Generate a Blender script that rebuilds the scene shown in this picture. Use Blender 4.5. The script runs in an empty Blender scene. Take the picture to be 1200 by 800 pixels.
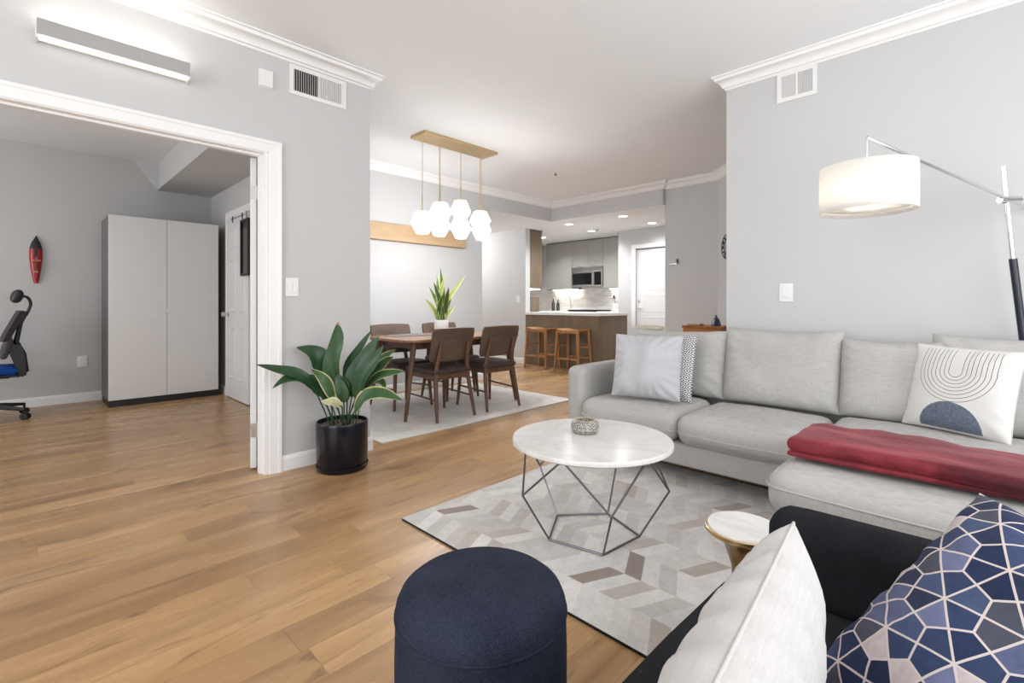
import bpy, bmesh, math, random
from mathutils import Vector, Matrix, noise
from math import pi, sin, cos, radians as R_

# ------------------------------------------------------------------ camera, world, light, exposure
SC = bpy.context.scene
COL = SC.collection
CAM_H, FPX, HOR = 1.08, 567.0, 356.0
CA, SA = cos(R_(44.6)), sin(R_(44.6))

cam_d = bpy.data.cameras.new('camera')
cam = bpy.data.objects.new('camera', cam_d)
COL.objects.link(cam)
cam.location = (0, 0, CAM_H)
cam.rotation_euler = (pi / 2, 0, math.atan2(-CA, SA))
cam_d.sensor_width = 36
cam_d.lens = FPX / 1200 * 36
cam_d.shift_y = (HOR - 400) / 1200
cam_d.clip_start = 0.02
SC.camera = cam

SC.view_settings.view_transform = 'Standard'
SC.view_settings.look = 'None'
SC.view_settings.gamma = 1
SC.view_settings.use_curve_mapping = False
SC.view_settings.exposure = 0.05

world = bpy.data.worlds.new('daylight')
SC.world = world
world.use_nodes = True
bg = world.node_tree.nodes['Background']
bg.inputs[0].default_value = (0.95, 0.97, 1.0, 1)
bg.inputs[1].default_value = 1.6


def area(name, loc, rot, sx, sy, power, col=(1, 1, 1), spread=180):
    d = bpy.data.lights.new(name, 'AREA')
    d.shape = 'RECTANGLE'
    d.size, d.size_y, d.energy, d.color = sx, sy, power, col
    d.spread = R_(spread)
    o = bpy.data.objects.new(name, d)
    COL.objects.link(o)
    o.location, o.rotation_euler = loc, rot
    return o


def point(name, loc, power, col=(1, 1, 1), rad=0.05, parent=None):
    d = bpy.data.lights.new(name, 'POINT')
    d.energy, d.color, d.shadow_soft_size = power, col, rad
    o = bpy.data.objects.new(name, d)
    COL.objects.link(o)
    o.location = loc
    o.parent = parent
    return o


def spot(name, loc, power, col=(1, 1, 1), angle=130, rad=0.05):
    d = bpy.data.lights.new(name, 'SPOT')
    d.energy, d.color, d.shadow_soft_size = power, col, rad
    d.spot_size, d.spot_blend = R_(angle), 0.6
    o = bpy.data.objects.new(name, d)
    COL.objects.link(o)
    o.location = loc
    return o


DAY = (0.965, 0.985, 1.0)
# daylight at the windows behind the camera and in the study
area('daylight_rear_window', (1.1, -1.36, 1.45), (pi / 2, 0, 0), 4.4, 2.1, 62, DAY)
area('daylight_side_window', (-2.96, 0.9, 1.45), (pi / 2, 0, -pi / 2), 3.0, 2.1, 70, DAY)
area('daylight_study_window', (-2.96, 5.3, 1.5), (pi / 2, 0, -pi / 2), 2.4, 1.7, 54, DAY)


def pix(u, v, d):
    """point at depth d (metres along the view) seen at pixel u, v"""
    r = (u - 600) / FPX * d
    return Vector((CA * d + SA * r, SA * d - CA * r, CAM_H - (v - HOR) / FPX * d))


# ------------------------------------------------------------------ mesh helpers
def new():
    return bmesh.new()


def obj(name, bm, mat, parent=None, smooth=False, loc=None, rot=None):
    me = bpy.data.meshes.new(name)
    bmesh.ops.recalc_face_normals(bm, faces=bm.faces)
    bm.to_mesh(me)
    bm.free()
    for m in (mat if isinstance(mat, (list, tuple)) else [mat]):
        me.materials.append(m)
    if smooth:
        me.polygons.foreach_set('use_smooth', [True] * len(me.polygons))
        if smooth != 'all':
            try:
                me.set_sharp_from_angle(angle=R_(40))
            except Exception:
                pass
    o = bpy.data.objects.new(name, me)
    COL.objects.link(o)
    o.parent = parent
    if loc is not None:
        o.location = loc
    if rot is not None:
        o.rotation_euler = rot
    return o


def tag(o, label, cat, group=None):
    o['label'], o['category'] = label, cat
    if group:
        o['group'] = group
    return o


def thing(name, label, cat, loc=(0, 0, 0), rotz=0, group=None):
    o = bpy.data.objects.new(name, None)
    o.empty_display_size = 0.1
    COL.objects.link(o)
    o.location, o.rotation_euler = loc, (0, 0, rotz)
    return tag(o, label, cat, group)


def struct(name, bm, mat, smooth=False):
    o = obj(name, bm, mat, None, smooth)
    o['kind'] = 'structure'
    return o


def dup(root, loc, rotz, label, group=None):
    r = root.copy()
    COL.objects.link(r)
    r.location, r.rotation_euler = loc, (0, 0, rotz)
    r['label'] = label
    if group:
        r['group'] = group
    for ch in list(root.children):
        c = ch.copy()
        COL.objects.link(c)
        c.parent = r
        for g in list(ch.children):
            d = g.copy()
            COL.objects.link(d)
            d.parent = c
    return r


def box(bm, x0, x1, y0, y1, z0, z1, bev=0, seg=2, mi=0):
    vs = [bm.verts.new(p) for p in ((x0, y0, z0), (x1, y0, z0), (x1, y1, z0), (x0, y1, z0),
                                    (x0, y0, z1), (x1, y0, z1), (x1, y1, z1), (x0, y1, z1))]
    fs = [bm.faces.new([vs[i] for i in q]) for q in
          ((3, 2, 1, 0), (4, 5, 6, 7), (0, 1, 5, 4), (1, 2, 6, 5), (2, 3, 7, 6), (3, 0, 4, 7))]
    for f in fs:
        f.material_index = mi
    if bev:
        es = list({e for f in fs for e in f.edges})
        r = bmesh.ops.bevel(bm, geom=es, offset=bev, segments=seg, affect='EDGES', profile=0.5)
        for f in r['faces']:
            f.material_index = mi
    return bm


def quad(bm, pts, mi=0):
    f = bm.faces.new([bm.verts.new(p) for p in pts])
    f.material_index = mi
    return f


def solid(bm, t):
    bm.normal_update()
    bmesh.ops.solidify(bm, geom=bm.faces[:], thickness=t)


def prism(bm, poly, z0, z1, bev=0, seg=2):
    """vertical prism from an XY outline"""
    b = [bm.verts.new((x, y, z0)) for x, y in poly]
    t = [bm.verts.new((x, y, z1)) for x, y in poly]
    n = len(poly)
    fs = [bm.faces.new(b[::-1]), bm.faces.new(t)]
    for i in range(n):
        fs.append(bm.faces.new((b[i], b[(i + 1) % n], t[(i + 1) % n], t[i])))
    if bev:
        es = list(fs[0].edges) + list(fs[1].edges)
        bmesh.ops.bevel(bm, geom=es, offset=bev, segments=seg, affect='EDGES', profile=0.5)
    return bm


def tube(bm, pts, rad, n=10, cap=True, mi=0):
    """tapered tube along a polyline"""
    pts = [Vector(p) for p in pts]
    rads = rad if isinstance(rad, (list, tuple)) else [rad] * len(pts)
    rings = []
    up = None
    for i, p in enumerate(pts):
        t = (pts[min(i + 1, len(pts) - 1)] - pts[max(i - 1, 0)]).normalized()
        if up is None:
            up = t.orthogonal().normalized()
        up = (up - t * up.dot(t))
        up = up.normalized() if up.length > 1e-6 else t.orthogonal().normalized()
        s = t.cross(up)
        rings.append([bm.verts.new(p + (up * cos(2 * pi * k / n) + s * sin(2 * pi * k / n)) * rads[i]) for k in range(n)])
    for a, b in zip(rings, rings[1:]):
        for k in range(n):
            bm.faces.new((a[k], a[(k + 1) % n], b[(k + 1) % n], b[k])).material_index = mi
    if cap:
        bm.faces.new(rings[0][::-1]).material_index = mi
        bm.faces.new(rings[-1]).material_index = mi
    return bm


def bar(bm, p0, p1, w, h, w1=None, h1=None, up=(0, 0, 1)):
    """rectangular bar between two points, may taper; w across, h along 'up'"""
    p0, p1 = Vector(p0), Vector(p1)
    t = (p1 - p0).normalized()
    u = Vector(up)
    s = t.cross(u)
    if s.length < 1e-4:
        u = Vector((0, 1, 0))
        s = t.cross(u)
    s.normalize()
    u = s.cross(t)
    rs = []
    for p, a, b in ((p0, w, h), (p1, w1 or w, h1 or h)):
        rs.append([bm.verts.new(p + s * (i * a / 2) + u * (j * b / 2)) for i, j in ((-1, -1), (1, -1), (1, 1), (-1, 1))])
    fs = [bm.faces.new(rs[0][::-1]), bm.faces.new(rs[1])]
    for k in range(4):
        fs.append(bm.faces.new((rs[0][k], rs[0][(k + 1) % 4], rs[1][(k + 1) % 4], rs[1][k])))
    es = list({e for f in fs for e in f.edges})
    bmesh.ops.bevel(bm, geom=es, offset=min(w, h, w1 or w, h1 or h) * 0.2, segments=2, affect='EDGES', profile=0.5)
    return bm


def lathe(bm, prof, n=40, c=(0, 0), mi=0):
    rings = []
    for r, z in prof:
        if r < 1e-5:
            rings.append([bm.verts.new((c[0], c[1], z))])
        else:
            rings.append([bm.verts.new((c[0] + r * cos(2 * pi * k / n), c[1] + r * sin(2 * pi * k / n), z)) for k in range(n)])
    for a, b in zip(rings, rings[1:]):
        for k in range(n):
            k2 = (k + 1) % n
            if len(a) == 1 and len(b) == 1:
                continue
            if len(a) == 1:
                f = bm.faces.new((a[0], b[k2], b[k]))
            elif len(b) == 1:
                f = bm.faces.new((a[k], a[k2], b[0]))
            else:
                f = bm.faces.new((a[k], a[k2], b[k2], b[k]))
            f.material_index = mi
    return bm


def cushion(bm, sx, sy, sz, r, n=14, puff=(0, 0, 0), wob=0.0, seed=0, freq=4.0):
    """soft rounded box centred on the origin; puff bulges each pair of sides"""
    hx, hy, hz = sx / 2, sy / 2, sz / 2
    tmp = bmesh.new()
    bmesh.ops.create_cube(tmp, size=2)
    bmesh.ops.subdivide_edges(tmp, edges=tmp.edges, cuts=n, use_grid_fill=True)
    mp = {}
    for v in tmp.verts:
        q = Vector(v.co)
        def sp(t):      # denser near the edges
            return math.copysign(abs(sin(t * pi / 2)), t)
        q = Vector((sp(q.x), sp(q.y), sp(q.z)))
        p = Vector((q.x * hx, q.y * hy, q.z * hz))
        c = Vector((max(-hx + r, min(hx - r, p.x)), max(-hy + r, min(hy - r, p.y)), max(-hz + r, min(hz - r, p.z))))
        d = p - c
        if d.length > 1e-7:
            p = c + d.normalized() * r
        fx, fy, fz = (1 - q.x ** 2), (1 - q.y ** 2), (1 - q.z ** 2)
        p.x += math.copysign(puff[0] * fy * fz, q.x) * (abs(q.x) > .5) * abs(q.x)
        p.y += math.copysign(puff[1] * fx * fz, q.y) * (abs(q.y) > .5) * abs(q.y)
        p.z += math.copysign(puff[2] * fx * fy, q.z) * abs(q.z)
        if wob:
            k = Vector((seed * 7.3, seed * 3.1, seed * 1.7))
            p += noise.noise_vector(p * freq + k) * wob + noise.noise_vector(p * freq * 3 + k) * wob * 0.3
        mp[v] = bm.verts.new(p)
    for f in tmp.faces:
        bm.faces.new([mp[v] for v in f.verts])
    tmp.free()
    return bm


def pillow(bm, w, h, t, seed=0, n=36, pinch=0.06, wr=0.006, p=3.0, e=0.62):
    """throw pillow in the local XY plane, thickness on Z, ears at the corners"""
    grid = {}
    k0 = Vector((seed * 5.1, seed * 2.3, seed))
    for s in (1, -1):
        for i in range(n + 1):
            for j in range(n + 1):
                edge = i in (0, n) or j in (0, n)
                if s == -1 and edge:
                    grid[(s, i, j)] = grid[(1, i, j)]
                    continue
                u = sin((2 * i / n - 1) * pi / 2)
                v = sin((2 * j / n - 1) * pi / 2)
                x = w / 2 * u * (1 - pinch * (1 - v * v))
                y = h / 2 * v * (1 - pinch * (1 - u * u))
                th = (max(0, 1 - abs(u) ** p) * max(0, 1 - abs(v) ** p)) ** e
                z = s * t / 2 * th
                q = Vector((x, y, 0))
                ang = math.atan2(v, u)
                rr = max(abs(u), abs(v))
                ruff = sin(ang * 22 + 3 * noise.noise(q * 6 + k0)) * max(0, rr - 0.45) * 1.6
                z += s * wr * (ruff * th ** 0.3 + 1.6 * noise.noise(q * 9 + k0 + Vector((0, 0, s * 3))) * th)
                if edge:
                    x += 0.25 * wr * noise.noise(q * 30 + k0)
                    y += 0.25 * wr * noise.noise(q * 30 - k0)
                grid[(s, i, j)] = bm.verts.new((x, y, z))
    for s in (1, -1):
        for i in range(n):
            for j in range(n):
                q = [grid[(s, i, j)], grid[(s, i + 1, j)], grid[(s, i + 1, j + 1)], grid[(s, i, j + 1)]]
                bm.faces.new(q if s == 1 else q[::-1])
    return bm


def pillow_edge(w, h, pinch=0.06, n=20):
    pts = []
    for a, b in (((-1, -1), (1, -1)), ((1, -1), (1, 1)), ((1, 1), (-1, 1)), ((-1, 1), (-1, -1))):
        for i in range(n):
            k = i / n
            u, v = a[0] + (b[0] - a[0]) * k, a[1] + (b[1] - a[1]) * k
            pts.append((w / 2 * u * (1 - pinch * (1 - v * v)), h / 2 * v * (1 - pinch * (1 - u * u)), 0))
    pts.append(pts[0])
    return pts


def sweep(bm, path, prof, side=1, z0=0.0):
    """sweep a closed profile (out, z) along an XY polyline with mitred corners; side=+1 leans to the left of travel"""
    path = [Vector((x, y)) for x, y in path]
    rings = []
    for i, p in enumerate(path):
        ns = []
        if i > 0:
            t = (p - path[i - 1]).normalized()
            ns.append(Vector((-t.y, t.x)) * side)
        if i < len(path) - 1:
            t = (path[i + 1] - p).normalized()
            ns.append(Vector((-t.y, t.x)) * side)
        m = ns[0] if len(ns) == 1 else (ns[0] + ns[1]) / (1 + ns[0].dot(ns[1]))
        rings.append([bm.verts.new((p.x + m.x * o, p.y + m.y * o, z0 + z)) for o, z in prof])
    k = len(prof)
    for a, b in zip(rings, rings[1:]):
        for j in range(k):
            bm.faces.new((a[j], b[j], b[(j + 1) % k], a[(j + 1) % k]))
    bm.faces.new(rings[0])
    bm.faces.new(rings[-1][::-1])
    return bm


def wall_hole(bm, axis, c0, c1, a0, a1, z0, z1, holes):
    """wall slab: axis 'x' runs along X (thickness c0..c1 on Y); holes = [(h0, h1, hz0, hz1)] sorted"""
    def b(p, q, s, t):
        if q - p > 1e-6 and t - s > 1e-6:
            if axis == 'x':
                box(bm, p, q, c0, c1, s, t)
            else:
                box(bm, c0, c1, p, q, s, t)
    cur = a0
    for h0, h1, s, t in holes:
        b(cur, h0, z0, z1)
        b(h0, h1, z0, s)
        b(h0, h1, t, z1)
        cur = h1
    b(cur, a1, z0, z1)
    return bm


def spline(pts, n=12):
    pts = [Vector(p) for p in pts]
    P = [pts[0] * 2 - pts[1]] + pts + [pts[-1] * 2 - pts[-2]]
    out = []
    segs = len(pts) - 1
    for i in range(n + 1):
        s = i / n * segs
        k = min(int(s), segs - 1)
        f = s - k
        a, b, c, d = P[k], P[k + 1], P[k + 2], P[k + 3]
        out.append(0.5 * ((2 * b) + (c - a) * f + (2 * a - 5 * b + 4 * c - d) * f ** 2 + (3 * b - a - 3 * c + d) * f ** 3))
    return out


# ------------------------------------------------------------------ material helpers
class NT:
    def __init__(self, name):
        self.m = bpy.data.materials.new(name)
        self.m.use_nodes = True
        self.t = self.m.node_tree
        self.b = self.t.nodes['Principled BSDF']
        self._co = None

    def n(self, typ, **kw):
        nd = self.t.nodes.new(typ)
        for k, v in kw.items():
            setattr(nd, k, v)
        return nd

    def put(self, sock, v):
        if isinstance(v, bpy.types.NodeSocket):
            self.t.links.new(v, sock)
        elif isinstance(v, (tuple, list)):
            sock.default_value = tuple(v) if len(v) == len(sock.default_value) else tuple(v) + (1,)
        else:
            sock.default_value = v

    def co(self, which='Object'):
        if self._co is None:
            self._co = self.n('ShaderNodeTexCoord')
        return self._co.outputs[which]

    def mapped(self, scale=(1, 1, 1), rot=(0, 0, 0), loc=(0, 0, 0), which='Object'):
        m = self.n('ShaderNodeMapping')
        self.put(m.inputs[0], self.co(which))
        m.inputs['Scale'].default_value = scale
        m.inputs['Rotation'].default_value = rot
        m.inputs['Location'].default_value = loc
        return m.outputs[0]

    def math(self, op, a, b=0.0, c=0.0):
        nd = self.n('ShaderNodeMath', operation=op)
        for s, v in zip(nd.inputs, (a, b, c)):
            self.put(s, v)
        return nd.outputs[0]

    def noise(self, vec, scale, detail=3, rough=0.5, dist=0.0):
        nd = self.n('ShaderNodeTexNoise')
        self.put(nd.inputs['Vector'], vec)
        nd.inputs['Scale'].default_value = scale
        nd.inputs['Detail'].default_value = detail
        nd.inputs['Roughness'].default_value = rough
        nd.inputs['Distortion'].default_value = dist
        return nd.outputs['Fac']

    def ramp(self, fac, stops, const=False):
        nd = self.n('ShaderNodeValToRGB')
        if const:
            nd.color_ramp.interpolation = 'CONSTANT'
        e = nd.color_ramp.elements
        while len(e) < len(stops):
            e.new(0.5)
        for el, (p, c) in zip(e, stops):
            el.position = p
            el.color = tuple(c) + (1,) if len(c) == 3 else c
        self.put(nd.inputs[0], fac)
        return nd.outputs[0]

    def mix(self, fac, a, b, mode='MIX'):
        nd = self.n('ShaderNodeMix', data_type='RGBA', blend_type=mode)
        self.put(nd.inputs['Factor'], fac)
        self.put(nd.inputs[6], a)
        self.put(nd.inputs[7], b)
        return nd.outputs[2]

    def sep(self, vec):
        nd = self.n('ShaderNodeSeparateXYZ')
        self.put(nd.inputs[0], vec)
        return nd.outputs

    def comb(self, x, y, z=0.0):
        nd = self.n('ShaderNodeCombineXYZ')
        for s, v in zip(nd.inputs, (x, y, z)):
            self.put(s, v)
        return nd.outputs[0]

    def bump(self, h, strength=0.3, dist=0.01):
        nd = self.n('ShaderNodeBump')
        nd.inputs['Strength'].default_value = strength
        nd.inputs['Distance'].default_value = dist
        self.put(nd.inputs['Height'], h)
        self.put(self.b.inputs['Normal'], nd.outputs[0])

    def base(self, col, rough=0.5, metal=0.0, spec=0.5):
        self.put(self.b.inputs['Base Color'], col)
        self.put(self.b.inputs['Roughness'], rough)
        self.b.inputs['Metallic'].default_value = metal
        self.b.inputs['Specular IOR Level'].default_value = spec
        return self


def lin(r, g, b):
    f = lambda c: (c / 255 / 12.92) if c / 255 <= 0.04045 else ((c / 255 + 0.055) / 1.055) ** 2.4
    return (f(r), f(g), f(b))


def plain(name, c, rough=0.5, metal=0.0, var=0.06, scale=6.0, bump=0.0, bscale=40, spec=0.5, stretch=(1, 1, 1)):
    t = NT(name)
    nz = t.noise(t.mapped(stretch), scale, 4)
    lo = tuple(max(0, x * (1 - var)) for x in c)
    hi = tuple(min(1, x * (1 + var)) for x in c)
    t.base(t.ramp(nz, [(0.3, lo), (0.7, hi)]), rough, metal, spec)
    if bump:
        t.bump(t.noise(t.mapped(stretch), bscale, 3), bump, 0.004)
    return t.m


def fabric(name, c, var=0.10, weave=420, rough=0.95, bump=0.35, slub=0.10, spec=0.15):
    t = NT(name)
    a = t.noise(t.mapped((1, 1, 0.06)), weave, 2)
    b = t.noise(t.mapped((0.06, 0.06, 1)), weave, 2)
    w = t.math('MULTIPLY', t.math('ADD', a, b), 0.5)
    big = t.noise(t.co(), 3.0, 3)
    f = t.math('ADD', t.math('MULTIPLY', w, 0.8), t.math('MULTIPLY', big, 0.2))
    lo = tuple(x * (1 - var - slub) for x in c)
    hi = tuple(min(1, x * (1 + var + slub)) for x in c)
    t.base(t.ramp(f, [(0.32, lo), (0.68, hi)]), rough, 0, spec)
    t.bump(w, bump, 0.002)
    return t.m


def felt(name, lo, hi, scale=420):
    t = NT(name)
    a = t.noise(t.co(), scale, 3, 0.7)
    b = t.noise(t.co(), 9, 3)
    f = t.math('ADD', t.math('MULTIPLY', a, 0.75), t.math('MULTIPLY', b, 0.25))
    t.base(t.ramp(f, [(0.36, lo), (0.62, hi)]), 0.95, 0, 0.15)
    t.bump(a, 0.5, 0.002)
    return t.m


def emit(name, c, s):
    t = NT(name)
    t.base(c, 0.5)
    t.put(t.b.inputs['Emission Color'], c)
    t.b.inputs['Emission Strength'].default_value = s
    return t.m


def woodm(name, c, c2, axis='X', scale=9, rough=0.45, ring=14):
    t = NT(name)
    st = {'X': (0.12, 1, 1), 'Y': (1, 0.12, 1), 'Z': (1, 1, 0.12)}[axis]
    v = t.mapped(st)
    g = t.noise(v, scale, 5, 0.6, 0.6)
    g2 = t.noise(v, scale * 9, 2, 0.5)
    f = t.math('ADD', t.math('MULTIPLY', g, 0.75), t.math('MULTIPLY', g2, 0.25))
    t.base(t.ramp(f, [(0.3, c2), (0.55, c), (0.75, tuple(min(1, x * 1.18) for x in c))]), rough)
    t.bump(g2, 0.08, 0.002)
    return t.m


M = {}
M['wall'] = plain('wall_paint', (0.582, 0.584, 0.588), 0.75, var=0.012, scale=2, bump=0.03, bscale=260, spec=0.25)
M['ceil'] = plain('ceiling_paint', (0.84, 0.855, 0.87), 0.85, var=0.01, scale=2, spec=0.2)
M['trim'] = plain('white_trim', (0.86, 0.86, 0.86), 0.35, var=0.01, scale=3)
M['door'] = plain('white_door', (0.76, 0.76, 0.77), 0.4, var=0.01, scale=3)
M['plastic'] = plain('white_plastic', (0.82, 0.82, 0.82), 0.35, var=0.01)
M['black'] = plain('black_plastic', (0.012, 0.012, 0.014), 0.45, var=0.1)
M['dark'] = plain('dark_void', (0.02, 0.02, 0.02), 0.9, var=0.1)
M['steel'] = plain('brushed_steel', (0.62, 0.62, 0.63), 0.28, 1.0, var=0.05, scale=30, stretch=(1, 0.1, 1))
M['chrome'] = plain('chrome', (0.72, 0.73, 0.75), 0.16, 1.0, var=0.02)
M['wire'] = plain('grey_metal_wire', (0.17, 0.175, 0.19), 0.35, 1.0, var=0.05)
M['brass'] = plain('satin_brass', (0.66, 0.50, 0.28), 0.35, 1.0, var=0.04, scale=20, stretch=(0.1, 1, 1))
M['dbrass'] = plain('antique_brass', (0.30, 0.19, 0.08), 0.22, 1.0, var=0.15, scale=5)
M['walnut'] = woodm('walnut', lin(104, 74, 56), lin(72, 48, 36), 'Z')
M['walnut_top'] = woodm('walnut_top', lin(150, 112, 84), lin(108, 76, 56), 'X', 7, 0.3)
M['walnut_panel'] = woodm('walnut_panel', lin(98, 80, 71), lin(70, 55, 48), 'X', 8)
M['teak'] = woodm('teak', lin(170, 122, 76), lin(136, 92, 54), 'Z', 10)
M['oakstrip'] = woodm('oak_strip', lin(182, 154, 120), lin(166, 136, 102), 'X', 6, 0.5)
M['cabinet_wood'] = woodm('honey_wood', lin(178, 112, 44), lin(120, 66, 22), 'Y', 6, 0.4)
M['leather'] = plain('brown_leather', lin(66, 52, 48), 0.5, var=0.15, scale=14, bump=0.2, bscale=120)
M['sofa'] = fabric('grey_linen', (0.45, 0.44, 0.425))
M['sofa_pipe'] = fabric('grey_linen_piping', (0.48, 0.47, 0.455), weave=700)
M['charcoal'] = felt('charcoal_wool', (0.006, 0.0065, 0.008), (0.022, 0.023, 0.027))
M['navy'] = felt('navy_felt', (0.008, 0.011, 0.024), (0.040, 0.047, 0.074))
M['pgrey'] = fabric('pale_grey_velvet', (0.50, 0.505, 0.53), var=0.05, weave=500, slub=0.03, bump=0.15, rough=0.8)
M['pwhite'] = fabric('off_white_cotton', (0.56, 0.545, 0.535), var=0.05, weave=420, slub=0.04, bump=0.2)
M['kbrown'] = woodm('brown_laminate', lin(118, 102, 84), lin(102, 86, 70), 'Z', 10, 0.4)
M['kgrey'] = plain('grey_laminate', lin(166, 164, 159), 0.45, var=0.03, scale=8, stretch=(1, 1, 0.1))
M['quartz'] = plain('white_quartz', (0.80, 0.80, 0.79), 0.25, var=0.03)
M['soil'] = plain('potting_soil', (0.10, 0.075, 0.05), 0.95, var=0.6, scale=70, bump=1.0, bscale=80)
M['pot'] = plain('black_glazed_pot', (0.004, 0.005, 0.011), 0.22, var=0.05, spec=0.4)
M['glassblk'] = plain('black_glass', (0.01, 0.01, 0.012), 0.08, var=0.02)
M['wardrobe'] = plain('white_wardrobe', (0.82, 0.82, 0.82), 0.35, var=0.02, scale=4)
M['ceramic'] = plain('white_ceramic', (0.80, 0.80, 0.79), 0.25, var=0.02)
M['mesh'] = plain('black_mesh', (0.06, 0.06, 0.06), 0.7, var=0.2, scale=200)
M['blue'] = fabric('blue_seat_fabric', (0.010, 0.07, 0.30), var=0.15, weave=400)
M['beige'] = fabric('beige_weave', (0.50, 0.45, 0.36), var=0.2, weave=160)
M['placemat'] = fabric('grey_placemat', (0.20, 0.20, 0.21), var=0.15, weave=200)


def mat_floor():
    t = NT('oak_floor')
    PW, PL = 0.152, 1.35
    x, y, z = t.sep(t.co())
    ry = t.math('DIVIDE', y, PW)
    row = t.math('FLOOR', ry)
    wr = t.n('ShaderNodeTexWhiteNoise', noise_dimensions='1D')
    t.put(wr.inputs['W'], t.math('ADD', row, 0.37))
    rx = t.math('ADD', t.math('DIVIDE', x, PL), t.math('MULTIPLY', wr.outputs['Value'], 7.0))
    cell = t.math('FLOOR', rx)
    wc = t.n('ShaderNodeTexWhiteNoise', noise_dimensions='2D')
    t.put(wc.inputs['Vector'], t.comb(t.math('ADD', row, 0.21), t.math('ADD', cell, 0.43)))
    per = wc.outputs['Value']
    per3 = wc.outputs['Color']
    fy = t.math('FRACT', ry)
    fx = t.math('FRACT', rx)
    ey = t.math('MULTIPLY', t.math('MINIMUM', fy, t.math('SUBTRACT', 1.0, fy)), PW)
    ex = t.math('MULTIPLY', t.math('MINIMUM', fx, t.math('SUBTRACT', 1.0, fx)), PL)
    seam = t.math('SUBTRACT', 1.0, t.math('MINIMUM', t.math('DIVIDE', t.math('MINIMUM', ey, ex), 0.0016), 1.0))
    # per-plank offset of the grain
    off = t.n('ShaderNodeVectorMath', operation='SCALE')
    t.put(off.inputs[0], per3)
    off.inputs['Scale'].default_value = 9.0
    add = t.n('ShaderNodeVectorMath', operation='ADD')
    t.put(add.inputs[0], t.mapped((0.16, 1, 1)))
    t.put(add.inputs[1], off.outputs[0])
    v = add.outputs[0]
    g = t.noise(v, 5.5, 5, 0.62, 0.9)
    g2 = t.noise(v, 46, 3, 0.5, 0.3)
    c = t.ramp(g, [(0.22, lin(136, 102, 70)), (0.40, lin(178, 139, 97)), (0.58, lin(198, 159, 114)), (0.8, lin(214, 176, 131))])
    c = t.mix(t.math('MULTIPLY', g2, 0.30), c, lin(146, 108, 72))
    tone = t.ramp(per, [(0, (0.86, 0.85, 0.84)), (0.5, (0.98, 0.98, 0.98)), (1, (1.08, 1.08, 1.07))])
    c = t.mix(1.0, c, tone, 'MULTIPLY')
    # knots and mineral streaks
    ka = t.n('ShaderNodeVectorMath', operation='ADD')
    t.put(ka.inputs[0], t.mapped((0.32, 1, 1)))
    t.put(ka.inputs[1], off.outputs[0])
    kn = t.noise(ka.outputs[0], 4.6, 5, 0.68, 1.4)
    c = t.mix(t.ramp(kn, [(0.57, (0, 0, 0)), (0.67, (0.5, 0.5, 0.5)), (0.76, (0.85, 0.85, 0.85))]), c, lin(92, 62, 42))
    kb = t.noise(v, 2.6, 3, 0.5, 0.5)
    c = t.mix(t.ramp(kb, [(0.50, (0, 0, 0)), (0.68, (0.34, 0.34, 0.34))]), c, lin(130, 98, 72))
    c = t.mix(t.math('MULTIPLY', seam, 0.55), c, lin(84, 56, 34))
    t.base(c, t.ramp(g, [(0.3, (0.34, 0.34, 0.34)), (0.7, (0.24, 0.24, 0.24))]), 0, 0.45)
    t.bump(t.math('SUBTRACT', t.math('MULTIPLY', g2, 0.15), seam), 0.22, 0.002)
    return t.m


def mat_rug():
    t = NT('cowhide_patchwork')
    a = t.n('ShaderNodeVertexColor', layer_name='patch')
    n1 = t.noise(t.mapped((1, 1, 1)), 20, 5, 0.75)
    sp = t.noise(t.co(), 210, 2, 0.6)
    c = t.mix(1.0, a.outputs['Color'], t.ramp(n1, [(0.3, (0.86, 0.85, 0.84)), (0.7, (1.05, 1.05, 1.05))]), 'MULTIPLY')
    c = t.mix(t.ramp(sp, [(0.58, (0, 0, 0)), (0.72, (0.5, 0.5, 0.5))]), c, (0.25, 0.225, 0.20))
    t.base(c, 0.75, 0, 0.25)
    t.bump(sp, 0.2, 0.003)
    return t.m


def mat_marble(name, base=(0.83, 0.82, 0.81), vein=(0.50, 0.48, 0.46), scale=3.0, rough=0.12, stretch=(1, 1, 1), amt=0.5, rot=(0, 0, 0.5)):
    t = NT(name)
    v = t.mapped(stretch, rot)
    a = t.noise(v, scale, 8, 0.62, 1.6)
    vn = t.math('ABSOLUTE', t.math('SUBTRACT', a, 0.5))
    f = t.ramp(vn, [(0.0, (amt, amt, amt)), (0.035, (amt * .35,) * 3), (0.12, (0, 0, 0))])
    cl = t.noise(v, scale * 0.6, 3)
    c = t.mix(t.math('MULTIPLY', cl, 0.25), base, tuple(x * 0.88 for x in base))
    t.base(t.mix(f, c, vein), rough)
    return t.m


def mat_leaf(name, c1, c2, edge, ew=0.8, tipc=None):
    """leaf with a pale margin; UV-free: uses the vertex colour r = across, g = along"""
    t = NT(name)
    a = t.n('ShaderNodeVertexColor', layer_name='leaf')
    s = t.n('ShaderNodeSeparateColor')
    t.put(s.inputs[0], a.outputs['Color'])
    n1 = t.noise(t.co(), 30, 3)
    c = t.mix(n1, c1, c2)
    st = t.math('SINE', t.math('MULTIPLY', s.outputs[0], 60.0))
    c = t.mix(t.math('MULTIPLY', t.math('ADD', st, 1.0), 0.07), c, tuple(x * 1.7 for x in c1))
    fe = t.math('GREATER_THAN', t.math('ADD', s.outputs[0], t.math('MULTIPLY', n1, 0.1)), ew)
    c = t.mix(fe, c, edge)
    if tipc:
        c = t.mix(t.math('GREATER_THAN', t.math('ADD', s.outputs[1], t.math('MULTIPLY', n1, 0.12)), 1.0), c, tipc)
    t.base(c, 0.4)
    return t.m


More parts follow.
